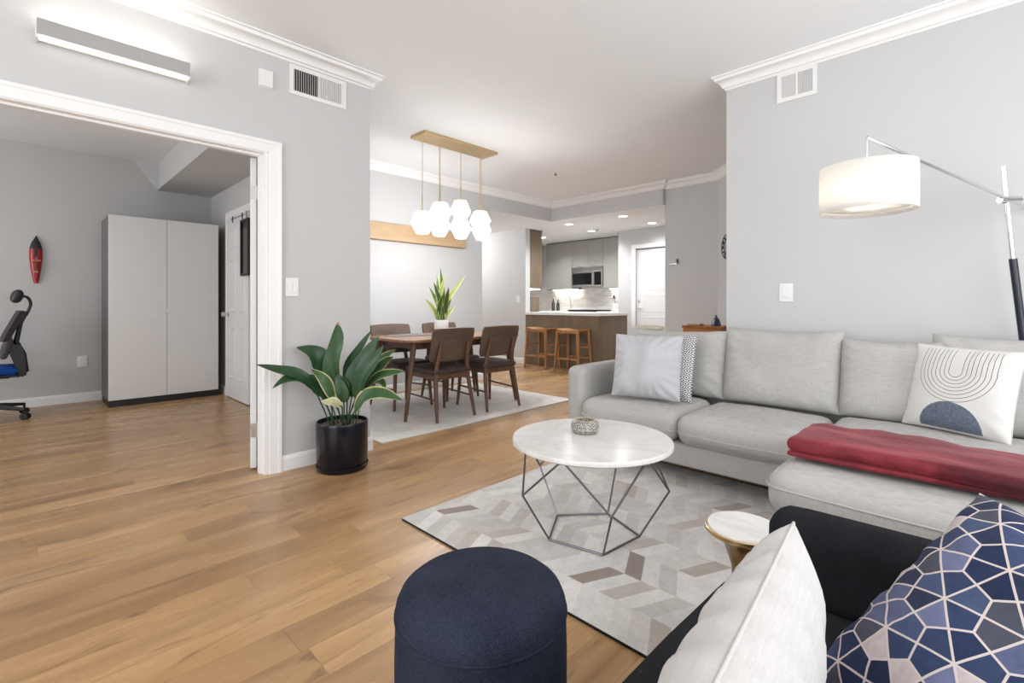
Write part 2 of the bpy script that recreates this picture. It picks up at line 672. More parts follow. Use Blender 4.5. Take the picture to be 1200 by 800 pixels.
def mat_geo_pillow():
    """kites cut from hexagons: blues and blush with pale outlines, in the pillow's own XY"""
    t = NT('geometric_pillow_print')
    ap = 0.047
    sx, sy, sz_ = t.sep(t.mapped((1, 1, 1), (0, 0, 0.35), (0.02, 0.01, 0)))
    W, H = 2 * ap, 2 * ap * math.sqrt(3)

    def cell(ox, oy):
        gx = t.math('ADD', sx, ox)
        gy = t.math('ADD', sy, oy)
        ix = t.math('ROUND', t.math('DIVIDE', gx, W))
        iy = t.math('ROUND', t.math('DIVIDE', gy, H))
        px = t.math('SUBTRACT', gx, t.math('MULTIPLY', ix, W))
        py = t.math('SUBTRACT', gy, t.math('MULTIPLY', iy, H))
        d = t.math('ADD', t.math('MULTIPLY', px, px), t.math('MULTIPLY', py, py))
        return px, py, d, ix, iy
    A = cell(0, 0)
    B = cell(W / 2, H / 2)
    sel = t.math('LESS_THAN', B[2], A[2])

    def pick(i, k=0.0):
        return t.math('ADD', t.math('MULTIPLY', sel, t.math('ADD', B[i], k)), t.math('MULTIPLY', t.math('SUBTRACT', 1.0, sel), A[i]))
    px, py = pick(0), pick(1)
    idx, idy = pick(3, 0.37), pick(4, 0.71)
    dots, crs, sg = [], [], []
    for k in range(3):
        a = k * pi / 3
        d = t.math('ADD', t.math('MULTIPLY', px, cos(a)), t.math('MULTIPLY', py, sin(a)))
        c = t.math('SUBTRACT', t.math('MULTIPLY', py, cos(a)), t.math('MULTIPLY', px, sin(a)))
        dots.append(t.math('ABSOLUTE', d))
        crs.append(t.math('ABSOLUTE', c))
        sg.append(t.math('GREATER_THAN', c, 0.0))
    md = t.math('MAXIMUM', t.math('MAXIMUM', dots[0], dots[1]), dots[2])
    hexd = t.math('SUBTRACT', ap, md)
    ray = t.math('MINIMUM', t.math('MINIMUM', crs[0], crs[1]), crs[2])
    dist = t.math('MINIMUM', hexd, ray)
    line = t.math('LESS_THAN', dist, 0.0016)
    code = t.math('ADD', t.math('ADD', sg[0], t.math('MULTIPLY', sg[1], 2.0)), t.math('MULTIPLY', sg[2], 4.0))
    wn = t.n('ShaderNodeTexWhiteNoise', noise_dimensions='3D')
    t.put(wn.inputs['Vector'], t.comb(t.math('ADD', idx, 0.13), t.math('ADD', idy, 0.29), code))
    cols = [lin(48, 58, 90), lin(66, 78, 112), lin(38, 47, 76), lin(92, 98, 130), lin(54, 66, 98), lin(78, 80, 94), lin(112, 118, 152), lin(42, 53, 84), lin(60, 70, 102), lin(46, 54, 80), lin(72, 84, 116), lin(40, 50, 82), lin(198, 186, 186)]
    c = t.ramp(wn.outputs['Value'], [(i / len(cols), cc) for i, cc in enumerate(cols)], True)
    nz = t.noise(t.co(), 60, 3)
    c = t.mix(1.0, c, t.ramp(nz, [(0.3, (0.9, 0.9, 0.9)), (0.7, (1.1, 1.1, 1.1))]), 'MULTIPLY')
    c = t.mix(line, c, lin(212, 200, 196))
    t.base(c, 0.75, 0, 0.2)
    return t.m


def mat_arc_pillow():
    t = NT('line_arch_pillow_print')
    x, y, z = t.sep(t.co())
    cy = 0.075
    yy = t.math('SUBTRACT', y, cy)
    yl = t.math('MINIMUM', yy, 0.0)
    r = t.math('SQRT', t.math('ADD', t.math('MULTIPLY', x, x), t.math('MULTIPLY', yl, yl)))
    ph = t.math('FRACT', t.math('DIVIDE', r, 0.0175))
    ln = t.math('LESS_THAN', t.math('ABSOLUTE', t.math('SUBTRACT', ph, 0.5)), 0.065)
    ln = t.math('MULTIPLY', ln, t.math('LESS_THAN', r, 0.159))
    ln = t.math('MULTIPLY', ln, t.math('GREATER_THAN', r, 0.01))
    ln = t.math('MULTIPLY', ln, t.math('LESS_THAN', y, 0.19))
    ln = t.math('MULTIPLY', ln, t.math('GREATER_THAN', z, 0.0))
    hx = t.math('ADD', x, 0.0)
    hy = t.math('ADD', y, 0.20)
    hr = t.math('SQRT', t.math('ADD', t.math('MULTIPLY', hx, hx), t.math('MULTIPLY', hy, hy)))
    dome = t.math('MULTIPLY', t.math('LESS_THAN', hr, 0.125), t.math('GREATER_THAN', hy, 0.0))
    dome = t.math('MULTIPLY', dome, t.math('GREATER_THAN', z, 0.0))
    nz = t.noise(t.co(), 90, 3)
    c = t.mix(nz, (0.66, 0.65, 0.63), (0.72, 0.71, 0.69))
    c = t.mix(ln, c, (0.05, 0.05, 0.055))
    c = t.mix(dome, c, t.ramp(nz, [(0.3, lin(88, 98, 114)), (0.7, lin(114, 123, 138))]))
    t.base(c, 0.85, 0, 0.2)
    t.bump(nz, 0.1, 0.003)
    return t.m


def mat_greek(name, s=0.042, dark=(0.035, 0.035, 0.04), light=(0.72, 0.71, 0.70)):
    t = NT(name)
    x, y, z = t.sep(t.co())
    fx = t.math('ABSOLUTE', t.math('SUBTRACT', t.math('FRACT', t.math('DIVIDE', x, s)), 0.5))
    fy = t.math('ABSOLUTE', t.math('SUBTRACT', t.math('FRACT', t.math('DIVIDE', y, s)), 0.5))
    d = t.math('ADD', fx, fy)
    st = t.math('GREATER_THAN', t.math('FRACT', t.math('MULTIPLY', d, 3.0)), 0.45)
    t.base(t.mix(st, dark, light), 0.85, 0, 0.2)
    return t.m


def mat_rings(name):
    t = NT(name)
    v = t.n('ShaderNodeTexVoronoi', feature='F1')
    t.put(v.inputs['Vector'], t.co())
    v.inputs['Scale'].default_value = 240
    t.base(t.ramp(v.outputs['Distance'], [(0.40, (0.04, 0.04, 0.04)), (0.6, (0.50, 0.48, 0.43))]), 0.4)
    return t.m


def mat_velvet_red():
    t = NT('crimson_velvet')
    a = t.noise(t.mapped((1, 0.35, 1)), 7, 5, 0.6, 0.8)
    t.base(t.ramp(a, [(0.36, (0.045, 0.002, 0.006)), (0.52, (0.12, 0.006, 0.014)), (0.68, (0.30, 0.034, 0.048))]), 0.55, 0, 0.3)
    t.b.inputs['Sheen Weight'].default_value = 0.25
    t.b.inputs['Sheen Tint'].default_value = (1, 0.35, 0.4, 1)
    t.bump(t.noise(t.co(), 14, 4), 0.25, 0.02)
    return t.m


def mat_shade():
    t = NT('lamp_shade_linen')
    tr = t.n('ShaderNodeBsdfTranslucent')
    tr.inputs[0].default_value = (0.95, 0.93, 0.90, 1)
    mx = t.n('ShaderNodeMixShader')
    mx.inputs[0].default_value = 0.5
    nz = t.noise(t.mapped((1, 1, 1)), 300, 2)
    t.base(t.ramp(nz, [(0.3, (0.82, 0.80, 0.77)), (0.7, (0.90, 0.88, 0.86))]), 0.9, 0, 0.1)
    out = t.t.nodes['Material Output']
    t.t.links.new(t.b.outputs[0], mx.inputs[1])
    t.t.links.new(tr.outputs[0], mx.inputs[2])
    t.t.links.new(mx.outputs[0], out.inputs[0])
    return t.m


def mat_wave_door():
    t = NT('ribbed_white_laminate')
    n1 = t.noise(t.mapped((1.2, 1.2, 26)), 3.0, 2, 0.5, 0.4)
    t.base(t.ramp(n1, [(0.3, (0.79, 0.79, 0.79)), (0.7, (0.82, 0.82, 0.82))]), 0.35)
    t.bump(n1, 0.12, 0.006)
    return t.m


def mat_backsplash():
    t = NT('marble_mosaic')
    br = t.n('ShaderNodeTexBrick')
    t.put(br.inputs['Vector'], t.mapped((1, 1, 1), (0, pi / 2, pi / 2)))
    y = t.sep(t.co())
    t.put(br.inputs['Vector'], t.comb(y[1], y[2]))
    for k, v in (('Scale', 1.0), ('Mortar Size', 0.0015), ('Brick Width', 0.2), ('Row Height', 0.03), ('Color1', (0.74, 0.71, 0.67, 1)),
                 ('Color2', (0.84, 0.82, 0.79, 1)), ('Mortar', (0.8, 0.79, 0.77, 1))):
        br.inputs[k].default_value = v
    n1 = t.noise(t.mapped((1, 0.5, 3)), 6, 5, 0.7, 1.0)
    c = t.mix(t.ramp(n1, [(0.5, (0, 0, 0)), (0.72, (0.8, 0.8, 0.8))]), br.outputs['Color'], (0.42, 0.37, 0.32))
    t.base(c, 0.25)
    return t.m


M['floor'] = mat_floor()
M['rug'] = mat_rug()
M['rugedge'] = plain('black_rug_backing', (0.015, 0.015, 0.015), 0.9)
M['cream_rug'] = fabric('cream_rug_pile', (0.74, 0.71, 0.68), var=0.08, weave=160, bump=0.5)
M['marble'] = mat_marble('white_marble', (0.78, 0.765, 0.745), (0.52, 0.49, 0.45), 2.6, 0.19, amt=0.36)
M['geo'] = mat_geo_pillow()
M['arc'] = mat_arc_pillow()
M['greek'] = mat_greek('key_pattern_print')
M['bowl'] = mat_rings('dotted_ceramic')
M['red'] = mat_velvet_red()
M['shade'] = mat_shade()
M['wavedoor'] = mat_wave_door()
M['backsplash'] = mat_backsplash()
M['leaf'] = mat_leaf('cast_iron_leaf', (0.007, 0.036, 0.012), (0.022, 0.080, 0.022), (0.05, 0.14, 0.04), 2.0)
M['leaf_var'] = mat_leaf('cream_edged_leaf', (0.018, 0.065, 0.018), (0.045, 0.12, 0.032), (0.42, 0.40, 0.20), 0.84)
M['leaf_brown'] = mat_leaf('brown_tipped_leaf', (0.010, 0.045, 0.014), (0.035, 0.10, 0.025), (0.09, 0.17, 0.05), 2.0, (0.34, 0.20, 0.05))
M['leaf_pale'] = mat_leaf('pale_leaf', (0.36, 0.38, 0.18), (0.50, 0.50, 0.28), (0.6, 0.58, 0.36), 0.8)
M['stalk'] = plain('leaf_stalk', (0.02, 0.06, 0.02), 0.5, var=0.2)
M['snake'] = mat_leaf('snake_plant_leaf', (0.025, 0.08, 0.02), (0.09, 0.17, 0.05), (0.46, 0.50, 0.14), 0.82)
M['snake_y'] = mat_leaf('yellow_snake_leaf', (0.34, 0.40, 0.10), (0.50, 0.54, 0.20), (0.62, 0.62, 0.28), 0.6)
M['globe'] = emit('lit_opal_glass', (1.0, 0.97, 0.93), 2.6)
M['led'] = emit('lit_led_strip', (1.0, 0.96, 0.90), 16.0)
M['downlight'] = emit('lit_downlight', (1.0, 0.97, 0.92), 9.0)
M['bulb'] = emit('lit_bulb', (1.0, 0.9, 0.72), 12.0)

# ------------------------------------------------------------------ the setting
CEIL, SOF = 2.76, 2.45
bm = new(); box(bm, -3.2, 9.2, -1.6, 9.0, -0.12, 0.0); struct('floor', bm, M['floor'])
bm = new(); box(bm, -3.2, 9.2, -1.6, 9.0, CEIL, CEIL + 0.1); struct('ceiling', bm, M['ceil'])

DO0, DO1, DOZ = -0.47, 1.08, 2.036          # double-door opening
bm = new(); wall_hole(bm, 'x', 3.26, 3.38, -3.0, 1.81, 0, CEIL, [(DO0, DO1, 0, DOZ)]); struct('wall_left', bm, M['wall'])
bm = new(); box(bm, 1.72, 1.81, 3.38, 7.15, 0, CEIL); struct('wall_partition', bm, M['wall'])
bm = new(); box(bm, 1.81, 4.65, 5.19, 5.31, 0, CEIL); struct('wall_dining', bm, M['wall'])
bm = new(); box(bm, 4.53, 4.65, 5.31, 8.5, 0, SOF); struct('wall_hall_left', bm, M['wall'])
bm = new()
prism(bm, [(4.65, 5.19), (6.2, 5.19), (6.2, 3.2), (9.1, 3.2), (9.1, 8.9), (4.53, 8.9), (4.53, 5.31), (4.65, 5.31)], SOF, CEIL)
struct('ceiling_soffit', bm, [M['ceil']])
bm = new()
box(bm, 4.65, 6.2, 5.186, 5.19, SOF, CEIL); box(bm, 6.196, 6.2, 3.2, 5.186, SOF, CEIL); box(bm, 6.2, 6.27, 3.196, 3.2, SOF, CEIL)
struct('trim_soffit_face', bm, M['wall'])
bm = new(); box(bm, 6.4, 6.52, 5.97, 8.5, 0, SOF); struct('wall_kitchen_side', bm, M['wall'])
bm = new(); box(bm, 4.53, 9.0, 8.5, 8.62, 0, SOF); struct('wall_hall_end', bm, M['wall'])
bm = new(); box(bm, 8.75, 8.87, 4.99, 8.5, 0, SOF); struct('wall_kitchen_back', bm, M['wall'])
bm = new(); box(bm, 7.92, 8.87, 4.87, 4.99, 0, SOF); struct('wall_kitchen_return', bm, M['wall'])
bm = new(); wall_hole(bm, 'y', 7.92, 8.04, 2.6, 4.87, 0, SOF, [(3.82, 4.62, 0, 2.09)]); struct('wall_pantry', bm, M['wall'])
bm = new(); box(bm, 6.27, 6.39, 2.6, 3.2, 0, CEIL); struct('wall_entry', bm, M['wall'])
bm = new(); box(bm, 6.39, 7.92, 2.6, 2.72, 0, CEIL); struct('wall_entry_side', bm, M['wall'])
bm = new()
prism(bm, [(6.27, 2.48), (3.80, 0.01), (3.80, -0.16), (6.39, 2.43), (6.39, 2.6), (6.27, 2.6)], 0, CEIL)
struct('wall_angled', bm, M['wall'])
bm = new(); box(bm, 3.68, 3.80, -1.5, 1.39, 0, CEIL); struct('wall_right', bm, M['wall'])
# study
bm = new(); box(bm, -3.0, 1.81, 7.15, 7.27, 0, CEIL); struct('wall_study_back', bm, M['wall'])
bm = new(); wall_hole(bm, 'y', -3.12, -3.0, -1.5, 7.27, 0, CEIL, [(-0.6, 2.4, 0.4, 2.5), (4.1, 6.5, 0.65, 2.35)]); struct('wall_window_side', bm, M['wall'])
bm = new(); wall_hole(bm, 'x', -1.5, -1.4, -3.12, 3.8, 0, CEIL, [(-1.1, 3.3, 0.4, 2.5)]); struct('wall_rear', bm, M['wall'])
bm = new()
box(bm, 1.15, 1.72, 3.38, 7.15, SOF, CEIL)
vs = [bm.verts.new(p) for p in ((1.15, 7.15, SOF), (1.15, 7.15, CEIL), (0.93, 7.15, CEIL), (1.15, 7.05, SOF), (1.15, 7.05, CEIL), (0.93, 7.10, CEIL))]
for q in ((0, 1, 2), (5, 4, 3), (0, 2, 5, 3), (1, 4, 5, 2), (0, 3, 4, 1)):
    bm.faces.new([vs[i] for i in q])
struct('ceiling_study_soffit', bm, M['wall'])

# windows behind the camera and in the study (frame, mullions, glass)
tg = NT('window_glass')
tg.base((1, 1, 1), 0.0)
tg.b.inputs['Transmission Weight'].default_value = 1.0
M['glass'] = tg.m


def window(n, axis, c, a0, a1, z0, z1):
    bm = new()
    f = 0.06
    def b(p, q, s, t, d=0.05):
        if axis == 'x':
            box(bm, p, q, c - d, c, s, t)
        else:
            box(bm, c - d, c, p, q, s, t)
    b(a0, a1, z0, z0 + f); b(a0, a1, z1 - f, z1); b(a0, a0 + f, z0 + f, z1 - f); b(a1 - f, a1, z0 + f, z1 - f)
    k = max(1, round((a1 - a0) / 1.2))
    for i in range(1, k):
        m = a0 + (a1 - a0) * i / k
        b(m - f / 2, m + f / 2, z0 + f, z1 - f, 0.04)
    w = struct('window_%d' % n, bm, M['trim'])
    return w


window(1, 'x', -1.43, -1.1, 3.3, 0.4, 2.5)
window(2, 'y', -3.04, -0.6, 2.4, 0.4, 2.5)
window(3, 'y', -3.04, 4.1, 6.5, 0.65, 2.35)

# crown mouldings, baseboards, casings
CR = [(0, 0), (0.006, 0), (0.012, 0.012), (0.022, 0.016), (0.028, 0.034), (0.052, 0.062), (0.064, 0.066), (0.070, 0.084), (0.082, 0.088), (0.084, 0.097), (0, 0.097)]
bm = new(); sweep(bm, [(-3.0, 3.26), (1.81, 3.26), (1.81, 5.19), (4.65, 5.186), (6.196, 5.186), (6.196, 3.196), (6.27, 3.196), (6.27, 2.48), (4.2, 0.41)], CR, -1, CEIL - 0.097)
struct('trim_crown_left', bm, M['trim'], True)
bm = new(); sweep(bm, [(3.68, -1.4), (3.68, 1.39), (3.80, 1.39), (3.80, 0.3)], CR, 1, CEIL - 0.097); struct('trim_crown_right', bm, M['trim'], True)
BB = [(0, 0), (0.016, 0), (0.016, 0.075), (0.010, 0.092), (0.004, 0.098), (0, 0.098)]
bm = new(); sweep(bm, [(1.18, 3.26), (1.81, 3.26), (1.81, 5.19), (4.65, 5.19), (4.65, 5.4)], BB, -1); struct('baseboard_left', bm, M['trim'])
bm = new(); sweep(bm, [(6.4, 8.4), (6.4, 5.97), (6.5, 5.97)], BB, -1); struct('baseboard_hall', bm, M['trim'])
bm = new(); sweep(bm, [(-2.9, 7.15), (1.72, 7.15), (1.72, 6.46)], BB, -1); struct('baseboard_study', bm, M['trim'])
bm = new(); sweep(bm, [(1.72, 5.46), (1.72, 3.4)], BB, -1); struct('baseboard_study_side', bm, M['trim'])
bm = new(); sweep(bm, [(3.68, -1.4), (3.68, 1.39), (3.80, 1.39)], BB, 1); struct('baseboard_right', bm, M['trim'])
bm = new(); sweep(bm, [(6.27, 3.2), (6.27, 2.48), (4.2, 0.41)], BB, -1); struct('baseboard_entry', bm, M['trim'])


def casing(bm, axis, c, sgn, a0, a1, zt, w=0.078):
    """moulded door casing swept round three sides of an opening on a wall face at c, standing out by sgn"""
    prof = [(0, 0), (0, 0.011), (0.006, 0.015), (0.012, 0.0155), (w - 0.024, 0.018), (w - 0.019, 0.022), (w - 0.002, 0.023), (w, 0.020), (w, 0)]
    rings = []
    for fa, fz in ((lambda o: a0 - o, lambda o: 0), (lambda o: a0 - o, lambda o: zt + o), (lambda o: a1 + o, lambda o: zt + o), (lambda o: a1 + o, lambda o: 0)):
        rings.append([bm.verts.new((fa(o), c + sgn * d, fz(o)) if axis == 'x' else (c + sgn * d, fa(o), fz(o))) for o, d in prof])
    k = len(prof)
    for a, b in zip(rings, rings[1:]):
        for q in range(k):
            bm.faces.new((a[q], b[q], b[(q + 1) % k], a[(q + 1) % k]))
    bm.faces.new(rings[0])
    bm.faces.new(rings[-1][::-1])


bm = new()
casing(bm, 'x', 3.26, -1, DO0 - 0.02, DO1 + 0.02, DOZ)
box(bm, DO1 - 0.003, DO1 + 0.019, 3.254, 3.385, 0, DOZ - 0.004); box(bm, DO0 - 0.019, DO0 + 0.003, 3.254, 3.385, 0, DOZ - 0.004); box(bm, DO0 - 0.019, DO1 + 0.019, 3.254, 3.385, DOZ - 0.004, DOZ + 0.019)
box(bm, DO1 - 0.015, DO1 - 0.003, 3.30, 3.34, 0, DOZ - 0.016); box(bm, DO0 + 0.003, DO1 - 0.003, 3.30, 3.34, DOZ - 0.016, DOZ - 0.004)
struct('trim_double_door', bm, M['trim'])


def panel_door(bm, w, h, th, cols, rows, rl=0.008):
    """door leaf in local coords: x 0..w, y 0..th, z 0..h with raised panels on both faces"""
    box(bm, 0, w, 0, th, 0, h)
    for (x0, x1) in cols:
        for (z0, z1) in rows:
            for y, s in ((0, -1), (th, 1)):
                a = [(x0, z0), (x1, z0), (x1, z1), (x0, z1)]
                i1 = [(x0 + .012, z0 + .012), (x1 - .012, z0 + .012), (x1 - .012, z1 - .012), (x0 + .012, z1 - .012)]
                i2 = [(x0 + .035, z0 + .035), (x1 - .035, z0 + .035), (x1 - .035, z1 - .035), (x0 + .035, z1 - .035)]
                ra = [bm.verts.new((p[0], y, p[1])) for p in a]
                rb = [bm.verts.new((p[0], y + s * rl, p[1])) for p in i1]
                rc = [bm.verts.new((p[0], y + s * rl * 0.25, p[1])) for p in i2]
                for r0, r1 in ((ra, rb), (rb, rc)):
                    for k in range(4):
                        bm.faces.new((r0[k], r0[(k + 1) % 4], r1[(k + 1) % 4], r1[k]))
                bm.faces.new(rc)


SIX = ([(0.11, 0.345), (0.425, 0.66)], [(0.22, 0.82), (0.98, 1.58), (1.68, 1.90)])
# open leaf of the double door, swung into the study
ang = math.atan2(0.89, 0.45)
bm = new(); panel_door(bm, 0.765, 2.02, 0.036, *SIX)
leaf = struct('door_1', bm, M['door'])
leaf.location, leaf.rotation_euler = (1.078, 3.408, 0.012), (0, 0, ang)
for z in (0.2, 1.75):
    bm = new()
    tube(bm, [(-0.006, -0.006, z), (-0.006, -0.006, z + 0.09)], 0.006, 8)
    box(bm, -0.003, 0.001, 0.0, 0.034, z, z + 0.09); box(bm, -0.008, 0.028, -0.012, -0.009, z, z + 0.09)
    obj('hinge', bm, M['steel'], leaf)
# left leaf, swung away out of the picture
bm = new(); panel_door(bm, 0.765, 2.02, 0.036, *SIX)
l2 = struct('door_2', bm, M['door']); l2.location, l2.rotation_euler = (DO0 + 0.03, 3.42, 0.012), (0, 0, R_(150))

# study door on the partition
bm = new(); casing(bm, 'y', 1.72, -1, 5.57, 6.36, 2.075); struct('trim_study_door', bm, M['trim'])
bm = new(); panel_door(bm, 0.77, 2.06, 0.03, [(0.11, 0.345), (0.425, 0.66)], [(0.22, 0.82), (0.98, 1.58), (1.70, 1.92)])
sd = struct('door_3', bm, M['door']); sd.location, sd.rotation_euler = (1.716, 5.58, 0.01), (0, 0, pi / 2)
bm = new()
tube(bm, [(0.70, 0.036, 0.95), (0.70, 0.07, 0.95)], 0.010, 10)
lathe_c = [(0.0, 0), (0.022, 0.004), (0.030, 0.018), (0.024, 0.036), (0.0, 0.042)]
tmp = new(); lathe(tmp, lathe_c, 18)
tmp.transform(Matrix.Translation((0.70, 0.065, 0.95)) @ Matrix.Rotation(-pi / 2, 4, 'X'))
me_ = bpy.data.meshes.new('t'); tmp.to_mesh(me_); bm.from_mesh(me_); tmp.free()
tube(bm, [(0.70, 0.031, 0.95), (0.70, 0.036, 0.95)], 0.030, 16)
obj('door_knob', bm, M['steel'], sd, True)
bm = new()
for x in (0.18, 0.52):
    box(bm, x, x + 0.025, 0.031, 0.035, 1.99, 2.062)
box(bm, 0.12, 0.60, 0.031, 0.036, 2.03, 2.036)
obj('door_rack', bm, M['black'], sd)

# pantry door in the kitchen
bm = new(); casing(bm, 'y', 7.92, -1, 3.82, 4.62, 2.09); struct('trim_pantry_door', bm, M['trim'])
bm = new(); panel_door(bm, 0.79, 2.06, 0.03, [(0.10, 0.69)], [(0.12, 0.44), (0.52, 0.84), (0.92, 1.24), (1.32, 1.64), (1.72, 1.98)], 0.003)
pd = struct('door_4', bm, M['door']); pd.location, pd.rotation_euler = (7.975, 3.825, 0.01), (0, 0, pi / 2)
bm = new(); box(bm, 0.0, 0.79, 0.034, 0.05, 2.062, 2.078)
obj('door_track', bm, M['wire'], pd)
bm = new()
tube(bm, [(0.74, 0.03, 1.0), (0.74, 0.07, 1.0)], 0.011, 10); tube(bm, [(0.74, 0.07, 1.0), (0.64, 0.075, 1.0)], 0.009, 10); tube(bm, [(0.74, 0.03, 1.12), (0.74, 0.045, 1.12)], 0.02, 12)
obj('door_handle', bm, M['steel'], pd, True)


# ------------------------------------------------------------------ wall fittings
def plate(name, label, cat, face, pos, w, h, parts, group=None):
    """face: 'left' (wall looks to -Y), 'right' (looks to -X). pos = (along, z centre, face coord)"""
    a, z, c = pos
    rot = {'left': 0, 'right': -pi / 2}[face]
    loc = (a, c, z) if face == 'left' else (c, a, z)
    t = thing(name, label, cat, loc, rot, group)
    bm = new(); box(bm, -w / 2, w / 2, -0.007, 0, -h / 2, h / 2, 0.003, 2); obj('cover_plate', bm, M['plastic'], t)
    for nm, (x0, x1, z0, z1, d, mm) in parts:
        bm = new(); box(bm, x0, x1, -0.007 - d, -0.007, z0, z1, min(0.002, d * 0.4), 2); obj(nm, bm, mm, t)
    return t


plate('light_switch', 'white double light switch on the grey wall right of the double door casing', 'light switch', 'left', (1.247, 1.19, 3.26), 0.086, 0.122,
      [('rocker', (-0.034, -0.004, -0.033, 0.033, 0.005, M['plastic'])), ('rocker', (0.004, 0.034, -0.033, 0.033, 0.005, M['plastic']))])
plate('light_switch', 'white light switch on the right wall under the air vent', 'light switch', 'right', (0.99, 1.157, 3.68), 0.085, 0.125,
      [('rocker', (-0.020, 0.020, -0.035, 0.035, 0.006, M['plastic']))])
plate('wall_outlet', 'white socket outlet low on the study wall beside the wardrobe', 'outlet', 'left', (0.475, 0.445, 7.15), 0.085, 0.122,
      [('socket_face', (-0.018, 0.018, 0.008, 0.042, 0.003, M['plastic'])), ('socket_face', (-0.018, 0.018, -0.042, -0.008, 0.003, M['plastic']))])
plate('wall_sensor', 'blank white square box high on the wall between the light bar and the vent', 'wall box', 'left', (1.085, 2.50, 3.26), 0.085, 0.115,
      [('front_cover', (-0.038, 0.038, -0.052, 0.052, 0.016, M['plastic']))])
plate('light_switch', 'small white switch on the hall wall beside the kitchen opening', 'light switch', 'right', (6.15, 1.17, 6.40), 0.08, 0.12,
      [('rocker', (-0.018, 0.018, -0.033, 0.033, 0.005, M['plastic']))])


def vent(label, face, pos, w, h, opn):
    a, z, c = pos
    rot = {'left': 0, 'right': -pi / 2}[face]
    loc = (a, c, z) if face == 'left' else (c, a, z)
    t = thing('air_vent', label, 'air vent', loc, rot)
    bm = new()
    b, m = 0.026, 0.006
    for x0, x1, z0, z1 in ((-w / 2, w / 2, -h / 2, -h / 2 + b), (-w / 2, w / 2, h / 2 - b, h / 2), (-w / 2, -w / 2 + b, -h / 2 + b, h / 2 - b), (w / 2 - b, w / 2, -h / 2 + b, h / 2 - b), (-m, m, -h / 2 + b, h / 2 - b)):
        box(bm, x0, x1, -0.010, 0, z0, z1)
    obj('frame', bm, M['plastic'], t)
    bm = new(); box(bm, -w / 2 + b, w / 2 - b, -0.0025, -0.0005, -h / 2 + b, h / 2 - b); obj('duct_back', bm, M['dark'], t)
    for side in (-1, 1):
        bm = new()
        x0, x1 = (-w / 2 + b, -m) if side < 0 else (m, w / 2 - b)
        n = 11
        for i in range(n):
            x = x0 + (x1 - x0) * (i + 0.5) / n
            tl = 0.0005 if side == opn else -0.006 * opn
            vsx = [bm.verts.new(p) for p in ((x - 0.0035 - tl, -0.010, -h / 2 + b), (x - 0.001 - tl, -0.010, -h / 2 + b), (x + 0.001 + tl, -0.003, -h / 2 + b), (x - 0.0015 + tl, -0.003, -h / 2 + b),
                                            (x - 0.0035 - tl, -0.010, h / 2 - b), (x - 0.001 - tl, -0.010, h / 2 - b), (x + 0.001 + tl, -0.003, h / 2 - b), (x - 0.0015 + tl, -0.003, h / 2 - b))]
            for q in ((3, 2, 1, 0), (4, 5, 6, 7), (0, 1, 5, 4), (1, 2, 6, 5), (2, 3, 7, 6), (3, 0, 4, 7)):
                bm.faces.new([vsx[k] for k in q])
        obj('louvre_bank', bm, M['plastic'], t)
    return t


vent('white louvred air vent on the left wall below the crown moulding', 'left', (1.425, 2.555, 3.26), 0.39, 0.195, -1)
vent('white louvred air vent high on the right wall above the light switch', 'right', (0.925, 2.565, 3.68), 0.24, 0.20, 1)

# light bar over the double doors
t = thing('wall_light_bar', 'long white and grey light bar on the wall above the double doors, lit', 'wall light', (0.355, 3.26, 2.375))
bm = new(); box(bm, -0.305, 0.305, -0.095, -0.085, -0.028, 0.045, 0.002); obj('front_plate', bm, plain('satin_nickel_plate', (0.42, 0.42, 0.42), 0.4, 0.3, var=0.02), t)
bm = new(); box(bm, -0.30, 0.30, -0.084, -0.045, -0.045, -0.026, 0.004); obj('lower_diffuser', bm, emit('lit_diffuser', (1, 0.97, 0.93), 0.45), t)
bm = new(); box(bm, -0.295, 0.295, -0.080, -0.050, 0.002, 0.02, 0.004); obj('light_strip', bm, emit('lit_bar_strip', (1.0, 0.95, 0.88), 2.5), t)
bm = new(); box(bm, -0.29, 0.29, -0.045, -0.0, -0.02, 0.0, 0.002); obj('back_rail', bm, M['plastic'], t)
for s in (-1, 1):
    bm = new(); box(bm, s * 0.305 - 0.004, s * 0.305 + 0.004, -0.085, 0, -0.044, 0.026, 0.002); obj('end_bracket', bm, M['plastic'], t)
lb = area('light_bar_glow', (0.355, 3.19, 2.405), (pi + 0.35, 0, 0), 0.58, 0.03, 1.0, (1, 0.93, 0.82))

# carved mask
t = thing('wall_mask', 'narrow red and black carved mask hung on the study wall', 'mask', (0.108, 7.15, 1.30))
bm = new()
prof = [(0.0, 0.018), (0.06, 0.028), (0.16, 0.042), (0.27, 0.052), (0.36, 0.050), (0.42, 0.036), (0.455, 0.020), (0.48, 0.008), (0.50, 0.003)]
rings = []
for z, w in prof:
    rings.append([bm.verts.new((w * sin(a), -0.006 - 0.04 * max(0, cos(a)) ** 0.8 * (w / 0.055) ** 0.5, z)) for a in [(-pi / 2 + pi * k / 12) for k in range(13)]])
for a, b in zip(rings, rings[1:]):
    for k in range(12):
        f = bm.faces.new((a[k], a[k + 1], b[k + 1], b[k]))
        zc = (a[k].co.z + b[k].co.z) / 2
        f.material_index = 1 if (zc > 0.355 or (zc > 0.30 and k in (5, 6))) else 0
for r in (rings[0], rings[-1]):
    bm.faces.new(r)
for k in (0, 12):
    pass
bm.faces.new([r[0] for r in rings] + [r[12] for r in rings][::-1])
obj('face', bm, [plain('red_lacquer', (0.34, 0.016, 0.012), 0.3, var=0.2, scale=12), M['black']], t, True)
gold = plain('ochre_paint', (0.55, 0.30, 0.12), 0.5)
for s in (-1, 1):
    bm = new(); cushion(bm, 0.030, 0.012, 0.012, 0.005, 5); obj('eye', bm, gold, t, True, (s * 0.024, -0.042, 0.235))
